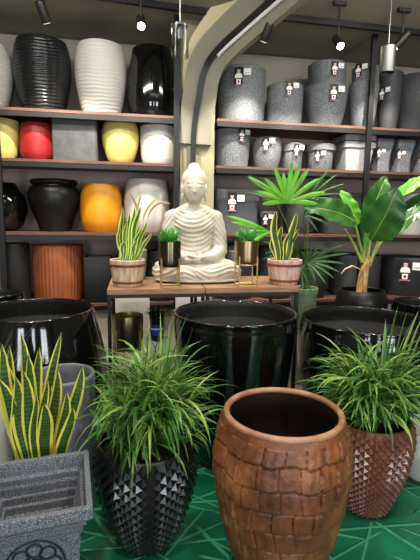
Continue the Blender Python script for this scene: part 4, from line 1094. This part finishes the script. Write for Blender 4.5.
# ------------------------------------------------------------------ lights, tracks, pendants
def track(p0, p1, label):
    A = at(*p0, z=CZ-.03); B = at(*p1, z=CZ-.03)
    ctr = (A+B)/2; d = B-A; L_ = np.linalg.norm(d[:2]); a = math.atan2(d[1], d[0])
    o = G().box(-L_/2, L_/2, -.018, .018, -.015, .028).obj('lighting_track', black_steel, smooth=False)
    o.location = (ctr[0], ctr[1], CZ-.03); o.rotation_euler = (0,0,a); tag(o, label, 'lighting track', 'ceiling lighting tracks'); return A, B
A1, B1 = track((262,16), (440,36), 'black lighting track on the ceiling over the granite pots')
A2, B2 = track((20,-14), (206,13), 'black lighting track on the ceiling over the coloured pots')
def spot(px, py, Y, target, label, lit, power=0, size=64, blend=.5, axis=None):
    P = at(px, py, y=Y); P[2] = min(P[2], CZ-.11)
    t = empty('track_spotlight', tuple(P), label, 'spotlight', 'track spotlights')
    T = np.array(target); d = T-P; d /= np.linalg.norm(d)
    if axis is not None: d = np.array(axis, float); d /= np.linalg.norm(d)
    up = -d
    rad = .032; Ln = .13
    g = G(); c0 = -d*Ln*.5; c1 = d*Ln*.5
    g.tube([c0, c0+d*.01, c1-d*.01, c1], [rad*.9, rad, rad, rad*.96], 20); g.obj('lamp_head', black_steel, t)
    g = G(); g.tube([(0,0,.02),(0,0,CZ-P[2]-.03)], .008, 8); g.box(-.05,.05,-.018,.018,CZ-P[2]-.03,CZ-P[2]-.002); g.obj('bracket', black_steel, t)
    g = G(); g.tube([c1+d*.0005, c1+d*.003], [rad*.8, rad*.75], 20); g.obj('bulb_face', bulbm if lit else mat('dim lens',(200,196,180),.2,emit=(255,236,200),estr=2), t)
    if power:
        l = bpy.data.lights.new('spot', 'SPOT'); l.energy = power; l.spot_size = radians(size); l.spot_blend = blend; l.shadow_soft_size = .025
        l.color = (1,.9,.76)
        lo = bpy.data.objects.new('spot_lamp', l); C.objects.link(lo); lo.parent = t; lo.location = tuple(c1+d*.03)
        lo.rotation_euler = Vector(-(T-P)).to_track_quat('Z','Y').to_euler()
Yt = 3.30
spot(43, 12, Yt, (-.65,3.9,1.25), 'unlit-looking black spotlight hanging above the black ribbed pot', False, 105, 92, axis=(.3,.6,-1))
spot(141, 22, Yt, (.1,3.9,1.25), 'bright lit spotlight above the glossy black tall pot', True, 105, 92, axis=(0,-.75,-.75))
spot(267, 32, 3.3, (1.0,3.9,1.25), 'black spotlight beside the arch above the wide granite pot', False, 105, 92, axis=(-.25,.6,-1))
spot(338, 42, 3.3, (1.7,3.9,1.25), 'bright lit spotlight above the nested granite pots', True, 105, 92, axis=(0,-.75,-.75))
spot(402, 40, 3.3, (2.5,3.9,1.25), 'black spotlight tilted toward the far right pots', False, 100, 92, axis=(-.6,.4,-.8))

def pendant(px, py0, py1, Y, label, metal):
    A = at(px, py0, y=Y); B = at(px, py1, y=Y)
    t = empty('pendant_lamp', (A[0], Y, B[2]), label, 'pendant lamp', 'cylinder pendant lamps')
    h = A[2]-B[2]; r = .052
    g = G(); g.tube([(0,0,h),(0,0,CZ-B[2]-.001)], .0025, 6); g.obj('cable', chrome, t)
    V, Fc, fm = lathe([(r,0),(r,h),(r-.004,h),(r-.004,0),(r,0)], 40); mesh('shade', (V, Fc), metal, t, sharp=50)
    V, Fc, _ = lathe([(0,h-.012),(r-.005,h-.012),(r-.005,h-.001),(0,h-.001)], 40); mesh('cap', (V, Fc), chrome, t, sharp=50)
    g = G(); g.tube([(0,0,h-.013),(0,0,h*.55)], .018, 12); g.obj('bulb_holder', chrome, t)
pendant(180, 25, 57, 2.75, 'clear glass cylinder pendant left of the arch', glassm)
pendant(388.5, 47, 73, 3.0, 'brushed silver cylinder pendant in front of the right shelf', mat('smoky steel shade',(112,114,114),.45,.9))

def light(kind, loc, tgt, power, color=(1,1,1), **k):
    l = bpy.data.lights.new(kind, kind); l.energy = power; l.color = color
    for a, b in k.items(): setattr(l, a, b)
    o = bpy.data.objects.new('daylight_or_fill' if kind == 'AREA' else 'downlight_or_fill', l); C.objects.link(o); o.location = loc
    o.rotation_euler = Vector(np.array(loc)-np.array(tgt)).to_track_quat('Z','Y').to_euler(); return o
for a, b in WX:
    light('AREA', ((a+b)/2, YF-.12, (WZ0+WZ1)/2), ((a+b)/2, 0, 1.2), 85*(b-a), (.92,.96,1), shape='RECTANGLE', size=b-a, size_y=WZ1-WZ0)
# recessed ceiling lamps above the aisle
for x, y, p in ((-.3,.7,120),(1.1,.8,120),(1.6,2.2,35),(-.8,2.2,35)):
    light('SPOT', (x,y,CZ-.03), (x+.05,y+.35,0), p, (1,.93,.82), spot_size=radians(110), spot_blend=.6, shadow_soft_size=.06)
light('AREA', (.6,.2,CZ-.02), (.6,.2,0), 18, (1,.95,.86), shape='RECTANGLE', size=2.4, size_y=1.2)  # unseen soft ceiling light, added for general brightness
light('SPOT', (.1,2.0,CZ-.03), (.3,3.2,1.2), 26, (1,.95,.86), spot_size=radians(60), spot_blend=.6, shadow_soft_size=.06)  # unseen spot added to brighten the statue
for x in (-.7, 1.9):  # unseen ceiling strips tilted at the shelves, added as fill
    light('AREA', (x, 2.25, CZ-.04), (x, 4.1, 1.75), 42, (1,.95,.86), shape='RECTANGLE', size=1.6, size_y=.25)
w = bpy.data.worlds.new('World'); sc.world = w; w.use_nodes = True
w.node_tree.nodes['Background'].inputs[0].default_value = (.6,.7,.85,1); w.node_tree.nodes['Background'].inputs[1].default_value = .4
